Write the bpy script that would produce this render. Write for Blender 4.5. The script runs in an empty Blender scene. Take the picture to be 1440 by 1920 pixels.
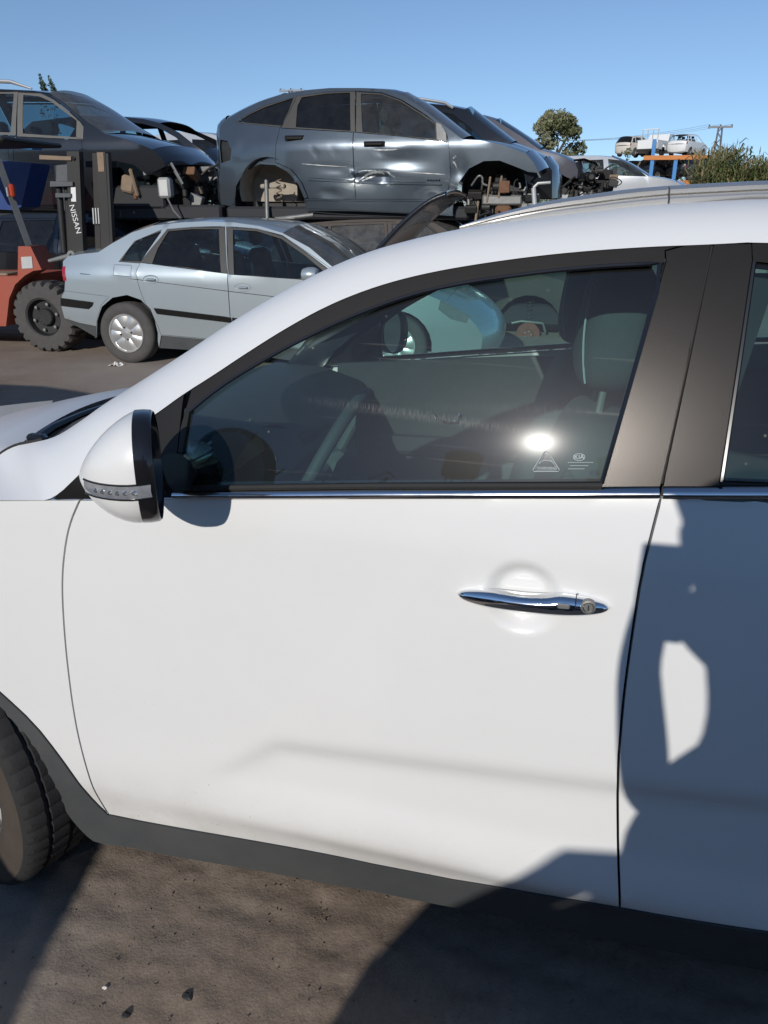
import bpy, math, random
import numpy as np
from mathutils import Vector, Matrix
from mathutils.geometry import delaunay_2d_cdt
R = math.radians
SC = bpy.context.scene
COL = SC.collection
# ------------------------------------------------------------------ camera, sky, sun, exposure
CAM_H = 1.60; FPX = 1440.0; PITCH = R(21.8); YAW = R(11.5)
cd = bpy.data.cameras.new('camera'); cam = bpy.data.objects.new('camera', cd); COL.objects.link(cam)
cam.location = (0, 0, CAM_H); cam.rotation_euler = (R(90) - PITCH, 0, YAW)
cd.sensor_fit = 'VERTICAL'; cd.sensor_height = 24.0; cd.lens = 24.0 * FPX / 1920.0
cd.clip_start = 0.02; cd.clip_end = 3000
SC.camera = cam
SC.render.resolution_x = 768; SC.render.resolution_y = 1024
FW = np.array([-math.sin(YAW) * math.cos(PITCH), math.cos(YAW) * math.cos(PITCH), -math.sin(PITCH)])
RT = np.array([math.cos(YAW), math.sin(YAW), 0.0]); UP = np.cross(RT, FW); CP = np.array([0, 0, CAM_H])
def ray(px, py): return FW + RT * ((px - 720) / FPX) + UP * ((960 - py) / FPX)
def at_y(px, py, y):
    r = ray(px, py); return CP + r * (y / r[1])
def at_z(px, py, z=0.0):
    r = ray(px, py); return CP + r * ((z - CAM_H) / r[2])
SUNV = ray(1262, 1045); SUNV = SUNV / np.linalg.norm(SUNV)        # direction the light travels
SUN_EL = math.asin(-SUNV[2]); SUN_AZ = math.atan2(-SUNV[0], -SUNV[1])   # azimuth of the sun from +Y towards +X
W = bpy.data.worlds.new('World'); SC.world = W; W.use_nodes = True
wn = W.node_tree.nodes; wl = W.node_tree.links
sky = wn.new('ShaderNodeTexSky'); sky.sky_type = 'NISHITA'; sky.sun_disc = False
sky.sun_elevation = SUN_EL; sky.sun_rotation = SUN_AZ; sky.air_density = 1.0; sky.dust_density = 0.0; sky.ozone_density = 3.2; sky.altitude = 800
wn['Background'].inputs['Strength'].default_value = 0.118
wl.new(sky.outputs['Color'], wn['Background'].inputs['Color'])
wtc = wn.new('ShaderNodeTexCoord'); wmp = wn.new('ShaderNodeMapping'); wmp.inputs['Location'].default_value = (0, 0, 0.07)
wl.new(wtc.outputs['Generated'], wmp.inputs['Vector']); wl.new(wmp.outputs['Vector'], sky.inputs['Vector'])
sd = bpy.data.lights.new('sun', 'SUN'); sun = bpy.data.objects.new('sun', sd); COL.objects.link(sun)
sd.energy = 3.2; sd.angle = R(0.53); sd.color = (1.0, 0.955, 0.89)
sun.rotation_euler = Vector(SUNV).to_track_quat('-Z', 'Y').to_euler()
SC.view_settings.view_transform = 'Standard'; SC.view_settings.look = 'None'
SC.view_settings.exposure = 0.0; SC.view_settings.gamma = 1.0; SC.view_settings.use_curve_mapping = False
SC.render.engine = 'CYCLES'
SC.cycles.transparent_max_bounces = 24; SC.cycles.max_bounces = 10

# ------------------------------------------------------------------ materials
MATS = {}
def mat(name, col, rough=0.5, metal=0.0, coat=0.0, var=0.0, vscale=6.0, bump=0.0, bscale=80.0, dust=0.0, dcol=(0.30, 0.25, 0.20), dscale=3.0, spec=0.5, coat_rough=0.05, detail=6.0, flake=0.0):
    m = bpy.data.materials.new(name); m.use_nodes = True; MATS[name] = m
    n = m.node_tree.nodes; l = m.node_tree.links; b = n['Principled BSDF']
    b.inputs['Base Color'].default_value = (*col, 1); b.inputs['Roughness'].default_value = rough
    b.inputs['Metallic'].default_value = metal; b.inputs['Coat Weight'].default_value = coat
    b.inputs['Coat Roughness'].default_value = coat_rough; b.inputs['Specular IOR Level'].default_value = spec
    tc = n.new('ShaderNodeTexCoord')
    src = None
    if var > 0:
        nz = n.new('ShaderNodeTexNoise'); nz.inputs['Scale'].default_value = vscale; nz.inputs['Detail'].default_value = detail; nz.inputs['Roughness'].default_value = 0.65
        l.new(tc.outputs['Object'], nz.inputs['Vector'])
        mx = n.new('ShaderNodeMix'); mx.data_type = 'RGBA'
        mx.inputs[6].default_value = (*[c * (1 - var) for c in col], 1); mx.inputs[7].default_value = (*[min(1, c * (1 + var)) for c in col], 1)
        l.new(nz.outputs['Fac'], mx.inputs[0]); src = mx.outputs[2]; l.new(src, b.inputs['Base Color'])
    if dust > 0:
        nd = n.new('ShaderNodeTexNoise'); nd.inputs['Scale'].default_value = dscale; nd.inputs['Detail'].default_value = 8; nd.inputs['Roughness'].default_value = 0.7
        l.new(tc.outputs['Object'], nd.inputs['Vector'])
        mr = n.new('ShaderNodeMapRange'); mr.inputs[1].default_value = 0.35; mr.inputs[2].default_value = 0.75; mr.inputs[3].default_value = dust * 0.25; mr.inputs[4].default_value = dust
        l.new(nd.outputs['Fac'], mr.inputs[0])
        mx = n.new('ShaderNodeMix'); mx.data_type = 'RGBA'; mx.inputs[6].default_value = (*col, 1); mx.inputs[7].default_value = (*dcol, 1)
        if src: l.new(src, mx.inputs[6])
        l.new(mr.outputs[0], mx.inputs[0]); l.new(mx.outputs[2], b.inputs['Base Color'])
        rr = n.new('ShaderNodeMapRange'); rr.inputs[3].default_value = rough; rr.inputs[4].default_value = min(1, rough + 0.5)
        l.new(mr.outputs[0], rr.inputs[0]); l.new(rr.outputs[0], b.inputs['Roughness'])
        if coat > 0:
            cr = n.new('ShaderNodeMapRange'); cr.inputs[3].default_value = coat; cr.inputs[4].default_value = coat * 0.2
            l.new(mr.outputs[0], cr.inputs[0]); l.new(cr.outputs[0], b.inputs['Coat Weight'])
    if bump > 0:
        nb = n.new('ShaderNodeTexNoise'); nb.inputs['Scale'].default_value = bscale; nb.inputs['Detail'].default_value = 8
        l.new(tc.outputs['Object'], nb.inputs['Vector'])
        bp = n.new('ShaderNodeBump'); bp.inputs['Strength'].default_value = bump; bp.inputs['Distance'].default_value = 0.02
        l.new(nb.outputs['Fac'], bp.inputs['Height']); l.new(bp.outputs['Normal'], b.inputs['Normal'])
    return m
def glass(name, tint, dust=0.03, rough=0.0, dcol=(0.55, 0.53, 0.48), streak=False, ior=1.5, fmul=1.35):
    """thin pane: tinted transmission, mirror reflection by Fresnel, a film of dust"""
    m = bpy.data.materials.new(name); m.use_nodes = True; MATS[name] = m
    n = m.node_tree.nodes; l = m.node_tree.links; n.clear()
    out = n.new('ShaderNodeOutputMaterial'); tr = n.new('ShaderNodeBsdfTransparent'); tr.inputs[0].default_value = (*tint, 1)
    gl = n.new('ShaderNodeBsdfGlossy'); gl.inputs['Roughness'].default_value = rough
    fr = n.new('ShaderNodeFresnel'); fr.inputs[0].default_value = ior
    fm = n.new('ShaderNodeMath'); fm.operation = 'MULTIPLY'; fm.inputs[1].default_value = fmul; fm.use_clamp = True
    l.new(fr.outputs[0], fm.inputs[0])
    mx = n.new('ShaderNodeMixShader'); l.new(fm.outputs[0], mx.inputs[0]); l.new(tr.outputs[0], mx.inputs[1]); l.new(gl.outputs[0], mx.inputs[2])
    df = n.new('ShaderNodeBsdfDiffuse'); df.inputs[0].default_value = (*dcol, 1)
    tc = n.new('ShaderNodeTexCoord'); nz = n.new('ShaderNodeTexNoise'); nz.inputs['Scale'].default_value = 5; nz.inputs['Detail'].default_value = 10; nz.inputs['Roughness'].default_value = 0.75
    l.new(tc.outputs['Object'], nz.inputs['Vector'])
    mr = n.new('ShaderNodeMapRange'); mr.inputs[1].default_value = 0.3; mr.inputs[2].default_value = 0.8; mr.inputs[3].default_value = dust * 0.4; mr.inputs[4].default_value = dust * 1.8
    l.new(nz.outputs['Fac'], mr.inputs[0])
    fac = mr.outputs[0]
    last = mx.outputs[0]
    if streak:
        def add(val):
            nonlocal fac
            a = n.new('ShaderNodeMath'); a.operation = 'ADD'; a.use_clamp = True
            l.new(fac, a.inputs[0]); l.new(val, a.inputs[1]); fac = a.outputs[0]
        # small splashes and specks
        vo = n.new('ShaderNodeTexVoronoi'); vo.inputs['Scale'].default_value = 34
        l.new(tc.outputs['Object'], vo.inputs['Vector'])
        m2 = n.new('ShaderNodeMapRange'); m2.inputs[1].default_value = 0.10; m2.inputs[2].default_value = 0.05; m2.inputs[3].default_value = 0; m2.inputs[4].default_value = 0.22
        l.new(vo.outputs['Distance'], m2.inputs[0])
        n3 = n.new('ShaderNodeTexNoise'); n3.inputs['Scale'].default_value = 9; l.new(tc.outputs['Object'], n3.inputs['Vector'])
        g3 = n.new('ShaderNodeMapRange'); g3.inputs[1].default_value = 0.55; g3.inputs[2].default_value = 0.7; l.new(n3.outputs['Fac'], g3.inputs[0])
        mm = n.new('ShaderNodeMath'); mm.operation = 'MULTIPLY'; l.new(m2.outputs[0], mm.inputs[0]); l.new(g3.outputs[0], mm.inputs[1]); add(mm.outputs[0])
        # horizontal wipe marks
        mp = n.new('ShaderNodeMapping'); mp.inputs['Scale'].default_value = (3, 3, 120); mp.inputs['Rotation'].default_value = (0, R(4), 0); l.new(tc.outputs['Object'], mp.inputs[0])
        n4 = n.new('ShaderNodeTexNoise'); n4.inputs['Scale'].default_value = 1; n4.inputs['Detail'].default_value = 3; l.new(mp.outputs[0], n4.inputs['Vector'])
        g4 = n.new('ShaderNodeMapRange'); g4.inputs[1].default_value = 0.66; g4.inputs[2].default_value = 0.78; g4.inputs[4].default_value = 0.10; l.new(n4.outputs['Fac'], g4.inputs[0]); add(g4.outputs[0])
        # a long wiped scuff across the pane: distance to a line in x, z times fine upright scratches
        sp = n.new('ShaderNodeSeparateXYZ'); l.new(tc.outputs['Object'], sp.inputs[0])
        def mth(o, p, q):
            x = n.new('ShaderNodeMath'); x.operation = o
            for i_, v_ in enumerate((p, q)):
                if hasattr(v_, 'is_output'): l.new(v_, x.inputs[i_])
                else: x.inputs[i_].default_value = v_
            return x.outputs[0]
        for k_ in range(2):
            vm = n.new('ShaderNodeValue'); vm.name = 'slope%d' % k_; vc = n.new('ShaderNodeValue'); vc.name = 'offset%d' % k_; vx = n.new('ShaderNodeValue'); vx.name = 'middle%d' % k_
            dl = mth('ABSOLUTE', mth('SUBTRACT', sp.outputs[2], mth('ADD', mth('MULTIPLY', sp.outputs[0], vm.outputs[0]), vc.outputs[0])), 0.0)
            bm_ = n.new('ShaderNodeMapRange'); bm_.inputs[1].default_value = .010; bm_.inputs[2].default_value = .0005; bm_.inputs[3].default_value = 0; bm_.inputs[4].default_value = (.24, .06)[k_]; l.new(dl, bm_.inputs[0])
            ex = n.new('ShaderNodeMapRange'); ex.inputs[1].default_value = .24; ex.inputs[2].default_value = .06; ex.inputs[3].default_value = 0; ex.inputs[4].default_value = 1; l.new(mth('ABSOLUTE', mth('SUBTRACT', sp.outputs[0], vx.outputs[0]), 0.0), ex.inputs[0])
            mp2 = n.new('ShaderNodeMapping'); mp2.inputs['Scale'].default_value = (800, 1, 60); l.new(tc.outputs['Object'], mp2.inputs[0])
            n6 = n.new('ShaderNodeTexNoise'); n6.inputs['Scale'].default_value = 1; n6.inputs['Detail'].default_value = 2; l.new(mp2.outputs[0], n6.inputs['Vector'])
            g6 = n.new('ShaderNodeMapRange'); g6.inputs[1].default_value = .42; g6.inputs[2].default_value = .68; l.new(n6.outputs['Fac'], g6.inputs[0])
            add(mth('MULTIPLY', mth('MULTIPLY', bm_.outputs[0], ex.outputs[0]), g6.outputs[0]))
        # halo of the dust film round the mirrored sun: a second, rougher lobe
        g2 = n.new('ShaderNodeBsdfGlossy'); g2.inputs['Roughness'].default_value = 0.34; g2.inputs[0].default_value = (1, 1, 1, 1)
        mxr = n.new('ShaderNodeMixShader'); mxr.inputs[0].default_value = 0.004; l.new(mx.outputs[0], mxr.inputs[1]); l.new(g2.outputs[0], mxr.inputs[2])
        g5 = n.new('ShaderNodeBsdfGlossy'); g5.inputs['Roughness'].default_value = 0.115
        mx5 = n.new('ShaderNodeMixShader'); mx5.inputs[0].default_value = 0.0018; l.new(mxr.outputs[0], mx5.inputs[1]); l.new(g5.outputs[0], mx5.inputs[2]); last = mx5.outputs[0]
    md = n.new('ShaderNodeMixShader'); l.new(fac, md.inputs[0]); l.new(last, md.inputs[1]); l.new(df.outputs[0], md.inputs[2])
    l.new(md.outputs[0], out.inputs[0])
    return m
def white_paint():
    m = mat('white_paint', (0.80, 0.80, 0.785), 0.30, coat=1.0, coat_rough=0.07); n = m.node_tree.nodes; l = m.node_tree.links; b = n['Principled BSDF']; tc = n['Texture Coordinate']
    def nz(s, d, r=.6):
        x = n.new('ShaderNodeTexNoise'); x.inputs['Scale'].default_value = s; x.inputs['Detail'].default_value = d; x.inputs['Roughness'].default_value = r; l.new(tc.outputs['Object'], x.inputs['Vector']); return x.outputs['Fac']
    def rng(v, a0, a1, b0, b1):
        x = n.new('ShaderNodeMapRange'); x.inputs[1].default_value = a0; x.inputs[2].default_value = a1; x.inputs[3].default_value = b0; x.inputs[4].default_value = b1; l.new(v, x.inputs[0]); return x.outputs[0]
    def op(o, p, q):
        x = n.new('ShaderNodeMath'); x.operation = o; x.use_clamp = True; l.new(p, x.inputs[0]); l.new(q, x.inputs[1]); return x.outputs[0]
    sx = n.new('ShaderNodeSeparateXYZ'); l.new(tc.outputs['Object'], sx.inputs[0])
    low = rng(sx.outputs[2], .34, .50, 1, 0); film = op('MULTIPLY', low, rng(nz(6, 9, .7), .3, .75, .05, .42))
    spk = op('MULTIPLY', rng(nz(130, 3, .5), .71, .76, 0, .8), rng(sx.outputs[2], .36, .52, 1, .0)); haze = rng(nz(3.2, 10, .75), .42, .80, 0, .05)
    spk2 = op('MULTIPLY', rng(nz(95, 2, .5), .765, .80, 0, .5), rng(nz(2.3, 2), .5, .6, 0, 1))
    f = op('ADD', op('ADD', film, haze), op('ADD', spk, spk2))
    mx = n.new('ShaderNodeMix'); mx.data_type = 'RGBA'; mx.inputs[6].default_value = (.80, .80, .785, 1); mx.inputs[7].default_value = (.26, .20, .14, 1); l.new(f, mx.inputs[0]); l.new(mx.outputs[2], b.inputs['Base Color'])
    l.new(rng(f, 0, .4, 1, .25), b.inputs['Coat Weight'])
    bp = n.new('ShaderNodeBump'); bp.inputs['Strength'].default_value = .03; bp.inputs['Distance'].default_value = .01; l.new(nz(2.2, 3), bp.inputs['Height']); l.new(bp.outputs['Normal'], b.inputs['Coat Normal'])
white_paint()
mat('pillar_white', (0.81, 0.81, 0.795), 0.48, coat=0.45, coat_rough=0.32)
mat('dirty_white', (0.78, 0.78, 0.76), 0.4, coat=0.6, dust=0.10, dcol=(0.45, 0.38, 0.30), dscale=2.0)
mat('hood_white', (0.78, 0.78, 0.77), 0.3, coat=0.7, coat_rough=0.28, dust=0.35, dcol=(0.5, 0.46, 0.42), dscale=2.0)
mat('trim_black', (0.013, 0.0125, 0.012), 0.27, var=0.2, vscale=18, bump=0.025, bscale=600, spec=0.3, dust=0.010, dcol=(0.25, 0.20, 0.16), dscale=8)
MATS['trim_black'].node_tree.nodes['Principled BSDF'].inputs['Specular Tint'].default_value = (1, .93, .88, 1)
mat('gloss_black', (0.012, 0.012, 0.014), 0.18, coat=0.4)
mat('rubber', (0.018, 0.018, 0.018), 0.75, var=0.3, vscale=30)
mat('cladding', (0.050, 0.055, 0.058), 0.55, var=0.15, vscale=14, bump=0.12, bscale=500, dust=0.22, dcol=(0.17, 0.16, 0.145), dscale=5)
mat('chrome', (0.86, 0.87, 0.88), 0.06, metal=1.0, var=0.03, vscale=40)
mat('chrome_dusty', (0.72, 0.73, 0.75), 0.10, metal=1.0, dust=0.12, dcol=(0.4, 0.38, 0.35), dscale=25)
mat('satin_silver', (0.62, 0.61, 0.59), 0.33, metal=0.75, var=0.04, vscale=10)
mat('tyre', (0.022, 0.022, 0.022), 0.85, var=0.3, vscale=12, bump=0.1, bscale=150)
mat('tyre_dusty', (0.062, 0.047, 0.036), 0.9, var=0.35, vscale=9, bump=0.15, bscale=120)
mat('tyre_worn', (0.075, 0.07, 0.066), 0.85, var=0.3, vscale=14, bump=0.12, bscale=150)
mat('cabin_plastic', (0.055, 0.062, 0.066), 0.7, var=0.15, vscale=20)
mat('interior_dark', (0.022, 0.023, 0.026), 0.7, var=0.15, vscale=20)
mat('interior_grey', (0.085, 0.09, 0.09), 0.75, var=0.2, vscale=40, bump=0.1, bscale=400)
mat('seat_fabric', (0.07, 0.076, 0.08), 0.9, var=0.15, vscale=60, bump=0.15, bscale=700)
mat('stitch', (0.5, 0.52, 0.52), 0.8)
mat('headliner', (0.05, 0.055, 0.06), 0.9)
mat('mirror_glass', (0.42, 0.44, 0.46), 0.02, metal=1.0)
mat('indicator', (0.55, 0.57, 0.6), 0.12, metal=0.6, coat=1.0, var=0.5, vscale=90)
mat('led', (0.9, 0.9, 0.92), 0.1, metal=0.9)
mat('silver_blue', (0.47, 0.535, 0.56), 0.33, metal=0.55, coat=0.8, coat_rough=0.08, dust=0.10, dcol=(0.42, 0.38, 0.33), dscale=1.6)
mat('slate_paint', (0.085, 0.108, 0.132), 0.30, metal=0.6, coat=0.9, coat_rough=0.07, dust=0.14, dcol=(0.24, 0.24, 0.23), dscale=1.6)
mat('slate_roof', (0.035, 0.040, 0.05), 0.35, metal=0.3, coat=0.6, coat_rough=0.12, dust=0.2, dcol=(0.16, 0.15, 0.14))
mat('black_paint', (0.009, 0.010, 0.013), 0.24, coat=0.9, coat_rough=0.05, dust=0.02, dcol=(0.13, 0.12, 0.11), dscale=2)
mat('plum_paint', (0.075, 0.075, 0.095), 0.35, metal=0.4, coat=0.7, coat_rough=0.1, dust=0.3, dcol=(0.2, 0.19, 0.18), dscale=2)
mat('brown_dust_paint', (0.045, 0.042, 0.045), 0.6, dust=0.9, dcol=(0.115, 0.092, 0.072), dscale=1.5)
mat('silver_paint', (0.56, 0.57, 0.58), 0.3, metal=0.5, coat=0.8, coat_rough=0.08, dust=0.15, dcol=(0.5, 0.48, 0.45))
mat('cream_paint', (0.66, 0.61, 0.52), 0.5, coat=0.3, dust=0.2, dcol=(0.45, 0.38, 0.3))
mat('frame_bronze', (0.058, 0.054, 0.049), 0.5, var=0.25, vscale=12)
mat('frame_grey', (0.115, 0.11, 0.10), 0.6, var=0.2, vscale=10)
mat('inner_panel_beige', (0.36, 0.31, 0.25), 0.8, var=0.3, vscale=8)
mat('steel_grey', (0.23, 0.23, 0.22), 0.55, metal=0.5, var=0.35, vscale=14)
mat('rust', (0.17, 0.085, 0.045), 0.85, var=0.5, vscale=15, bump=0.2)
mat('rust_red', (0.22, 0.075, 0.05), 0.8, var=0.4, vscale=15)
mat('tan_dirt', (0.26, 0.19, 0.13), 0.9, var=0.4, vscale=12)
mat('dark_metal', (0.03, 0.03, 0.03), 0.55, metal=0.3, var=0.5, vscale=10)
mat('pale_metal', (0.55, 0.55, 0.53), 0.45, metal=0.4, var=0.2)
mat('fork_red', (0.36, 0.060, 0.030), 0.5, dust=0.45, dcol=(0.28, 0.13, 0.09), dscale=6)
mat('fork_black', (0.016, 0.016, 0.015), 0.5, dust=0.35, dcol=(0.055, 0.047, 0.04), dscale=7)
mat('fork_grey', (0.09, 0.095, 0.10), 0.5, var=0.3, vscale=9)
mat('blue_plastic', (0.02, 0.055, 0.20), 0.45, var=0.3, vscale=8)
mat('bright_blue', (0.03, 0.22, 0.50), 0.5, var=0.2)
mat('lettering', (0.75, 0.75, 0.73), 0.6)
mat('etch', (0.55, 0.60, 0.60), 0.7)
mat('red_lens', (0.35, 0.015, 0.03), 0.15, coat=1.0)
mat('lamp_lens', (0.26, 0.28, 0.28), 0.10, metal=0.3, coat=1.0, var=0.3, vscale=30)
mat('orange_lens', (0.45, 0.05, 0.02), 0.3)
mat('rack_orange', (0.55, 0.19, 0.04), 0.5, var=0.15)
mat('rack_blue', (0.05, 0.22, 0.50), 0.5, var=0.15)
mat('galvanised', (0.22, 0.23, 0.24), 0.6, metal=0.4)
mat('bark', (0.09, 0.07, 0.05), 0.9, var=0.3, vscale=5, bump=0.3, bscale=20)
mat('leaf_olive', (0.115, 0.125, 0.050), 0.7, var=0.35, vscale=1.2)
mat('leaf_pale', (0.22, 0.22, 0.12), 0.7, var=0.3, vscale=1.2)
mat('leaf_dark', (0.035, 0.065, 0.022), 0.7, var=0.35, vscale=2)
mat('reed_green', (0.10, 0.125, 0.035), 0.7, var=0.4, vscale=0.8)
mat('reed_straw', (0.24, 0.19, 0.09), 0.8, var=0.3, vscale=0.8)
mat('paper', (0.72, 0.69, 0.64), 0.8, var=0.1)
mat('pebble', (0.16, 0.13, 0.10), 0.9, var=0.4, vscale=60)
mat('bitumen_chip', (0.03, 0.032, 0.034), 0.6)
mat('jacket', (0.03, 0.035, 0.05), 0.9); mat('skin', (0.5, 0.3, 0.22), 0.6); mat('jeans', (0.04, 0.06, 0.12), 0.9)
mat('concrete', (0.32, 0.31, 0.29), 0.9, var=0.2, vscale=2)
glass('suv_glass', (0.62, 0.86, 0.82), dust=0.008, streak=True)
glass('windscreen_glass', (0.74, 0.84, 0.80), dust=0.02, fmul=0.45)
glass('car_glass', (0.30, 0.46, 0.52), dust=0.018)
glass('car_glass_dark', (0.07, 0.08, 0.09), dust=0.02)
glass('car_glass_clear', (0.50, 0.58, 0.56), dust=0.05)
glass('dusty_screen', (0.22, 0.24, 0.24), dust=0.26, dcol=(0.30, 0.29, 0.27))

# ground: beaten earth over old asphalt
def ground_mat():
    m = bpy.data.materials.new('ground_earth'); m.use_nodes = True; MATS['ground_earth'] = m
    n = m.node_tree.nodes; l = m.node_tree.links; b = n['Principled BSDF']; b.inputs['Roughness'].default_value = 0.95; b.inputs['Specular IOR Level'].default_value = 0.15
    tc = n.new('ShaderNodeTexCoord')
    def nz(s, d, r=0.6):
        x = n.new('ShaderNodeTexNoise'); x.inputs['Scale'].default_value = s; x.inputs['Detail'].default_value = d; x.inputs['Roughness'].default_value = r; l.new(tc.outputs['Object'], x.inputs['Vector']); return x.outputs['Fac']
    cr = n.new('ShaderNodeValToRGB'); l.new(nz(1.7, 12, 0.72), cr.inputs[0])
    e = cr.color_ramp.elements; e[0].position = 0.30; e[0].color = (0.210, 0.150, 0.108, 1); e[1].position = 0.72; e[1].color = (0.370, 0.292, 0.226, 1)
    x = cr.color_ramp.elements.new(0.5); x.color = (0.280, 0.212, 0.156, 1)
    cr2 = n.new('ShaderNodeValToRGB'); l.new(nz(55, 10, 0.8), cr2.inputs[0]); e = cr2.color_ramp.elements; e[0].position = 0.28; e[0].color = (0.45, 0.42, 0.40, 1); e[1].position = 0.55; e[1].color = (1, 1, 1, 1)
    mx = n.new('ShaderNodeMix'); mx.data_type = 'RGBA'; mx.blend_type = 'MULTIPLY'; mx.inputs[0].default_value = 0.8
    l.new(cr.outputs[0], mx.inputs[6]); l.new(cr2.outputs[0], mx.inputs[7])
    # old grey asphalt shows through away from the parked car
    sp = n.new('ShaderNodeMapRange'); sp.inputs[1].default_value = 0.35; sp.inputs[2].default_value = 0.65; l.new(nz(0.35, 6), sp.inputs[0])
    m3 = n.new('ShaderNodeMix'); m3.data_type = 'RGBA'; m3.inputs[7].default_value = (0.335, 0.292, 0.255, 1)
    l.new(sp.outputs[0], m3.inputs[0]); l.new(mx.outputs[2], m3.inputs[6]); l.new(m3.outputs[2], b.inputs['Base Color'])
    vo = n.new('ShaderNodeTexVoronoi'); vo.inputs['Scale'].default_value = 150; l.new(tc.outputs['Object'], vo.inputs['Vector'])
    ad = n.new('ShaderNodeMath'); ad.operation = 'ADD'; l.new(nz(75, 14, 0.85), ad.inputs[0])
    ml = n.new('ShaderNodeMath'); ml.operation = 'MULTIPLY'; ml.inputs[1].default_value = 0.25; l.new(vo.outputs['Distance'], ml.inputs[0]); l.new(ml.outputs[0], ad.inputs[1])
    bp = n.new('ShaderNodeBump'); bp.inputs['Strength'].default_value = 0.38; bp.inputs['Distance'].default_value = 0.012; l.new(ad.outputs[0], bp.inputs['Height']); l.new(bp.outputs['Normal'], b.inputs['Normal'])
ground_mat()

# ------------------------------------------------------------------ mesh helpers
HERO_OFF = (0.30000001192092896, 2.069999933242798, 0.0)
def mesh_obj(name, verts, faces, m, parent=None, smooth=True, sharp=38, off=None, mats=None, fm=None):
    me = bpy.data.meshes.new(name)
    v = [tuple(float(c) for c in p) for p in verts]
    if off is not None and off == HERO_OFF: v = [(p[0], p[1], p[2] - .062 * max(0.0, p[1] - 1.5)) for p in v]      # the car leans away from the camera
    if off is not None: v = [(p[0] - off[0], p[1] - off[1], p[2] - off[2]) for p in v]
    me.from_pydata(v, [], [tuple(int(i) for i in f) for f in faces])
    if mats:
        for k in mats: me.materials.append(MATS[k])
        if fm is not None: me.polygons.foreach_set('material_index', fm)
    else: me.materials.append(MATS[m])
    if smooth:
        me.polygons.foreach_set('use_smooth', [True] * len(me.polygons)); me.update(); me.set_sharp_from_angle(angle=R(sharp))
    me.update()
    o = bpy.data.objects.new(name, me); COL.objects.link(o)
    if parent: o.parent = parent
    return o
def tag(o, label, cat, group=None, kind=None):
    if label: o['label'] = label
    if cat: o['category'] = cat
    if group: o['group'] = group
    if kind: o['kind'] = kind
    return o
def empty(name, loc, rz=0.0):
    o = bpy.data.objects.new(name, None); COL.objects.link(o); o.location = loc; o.rotation_euler = (0, 0, rz); o.empty_display_size = 0.2
    return o
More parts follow.
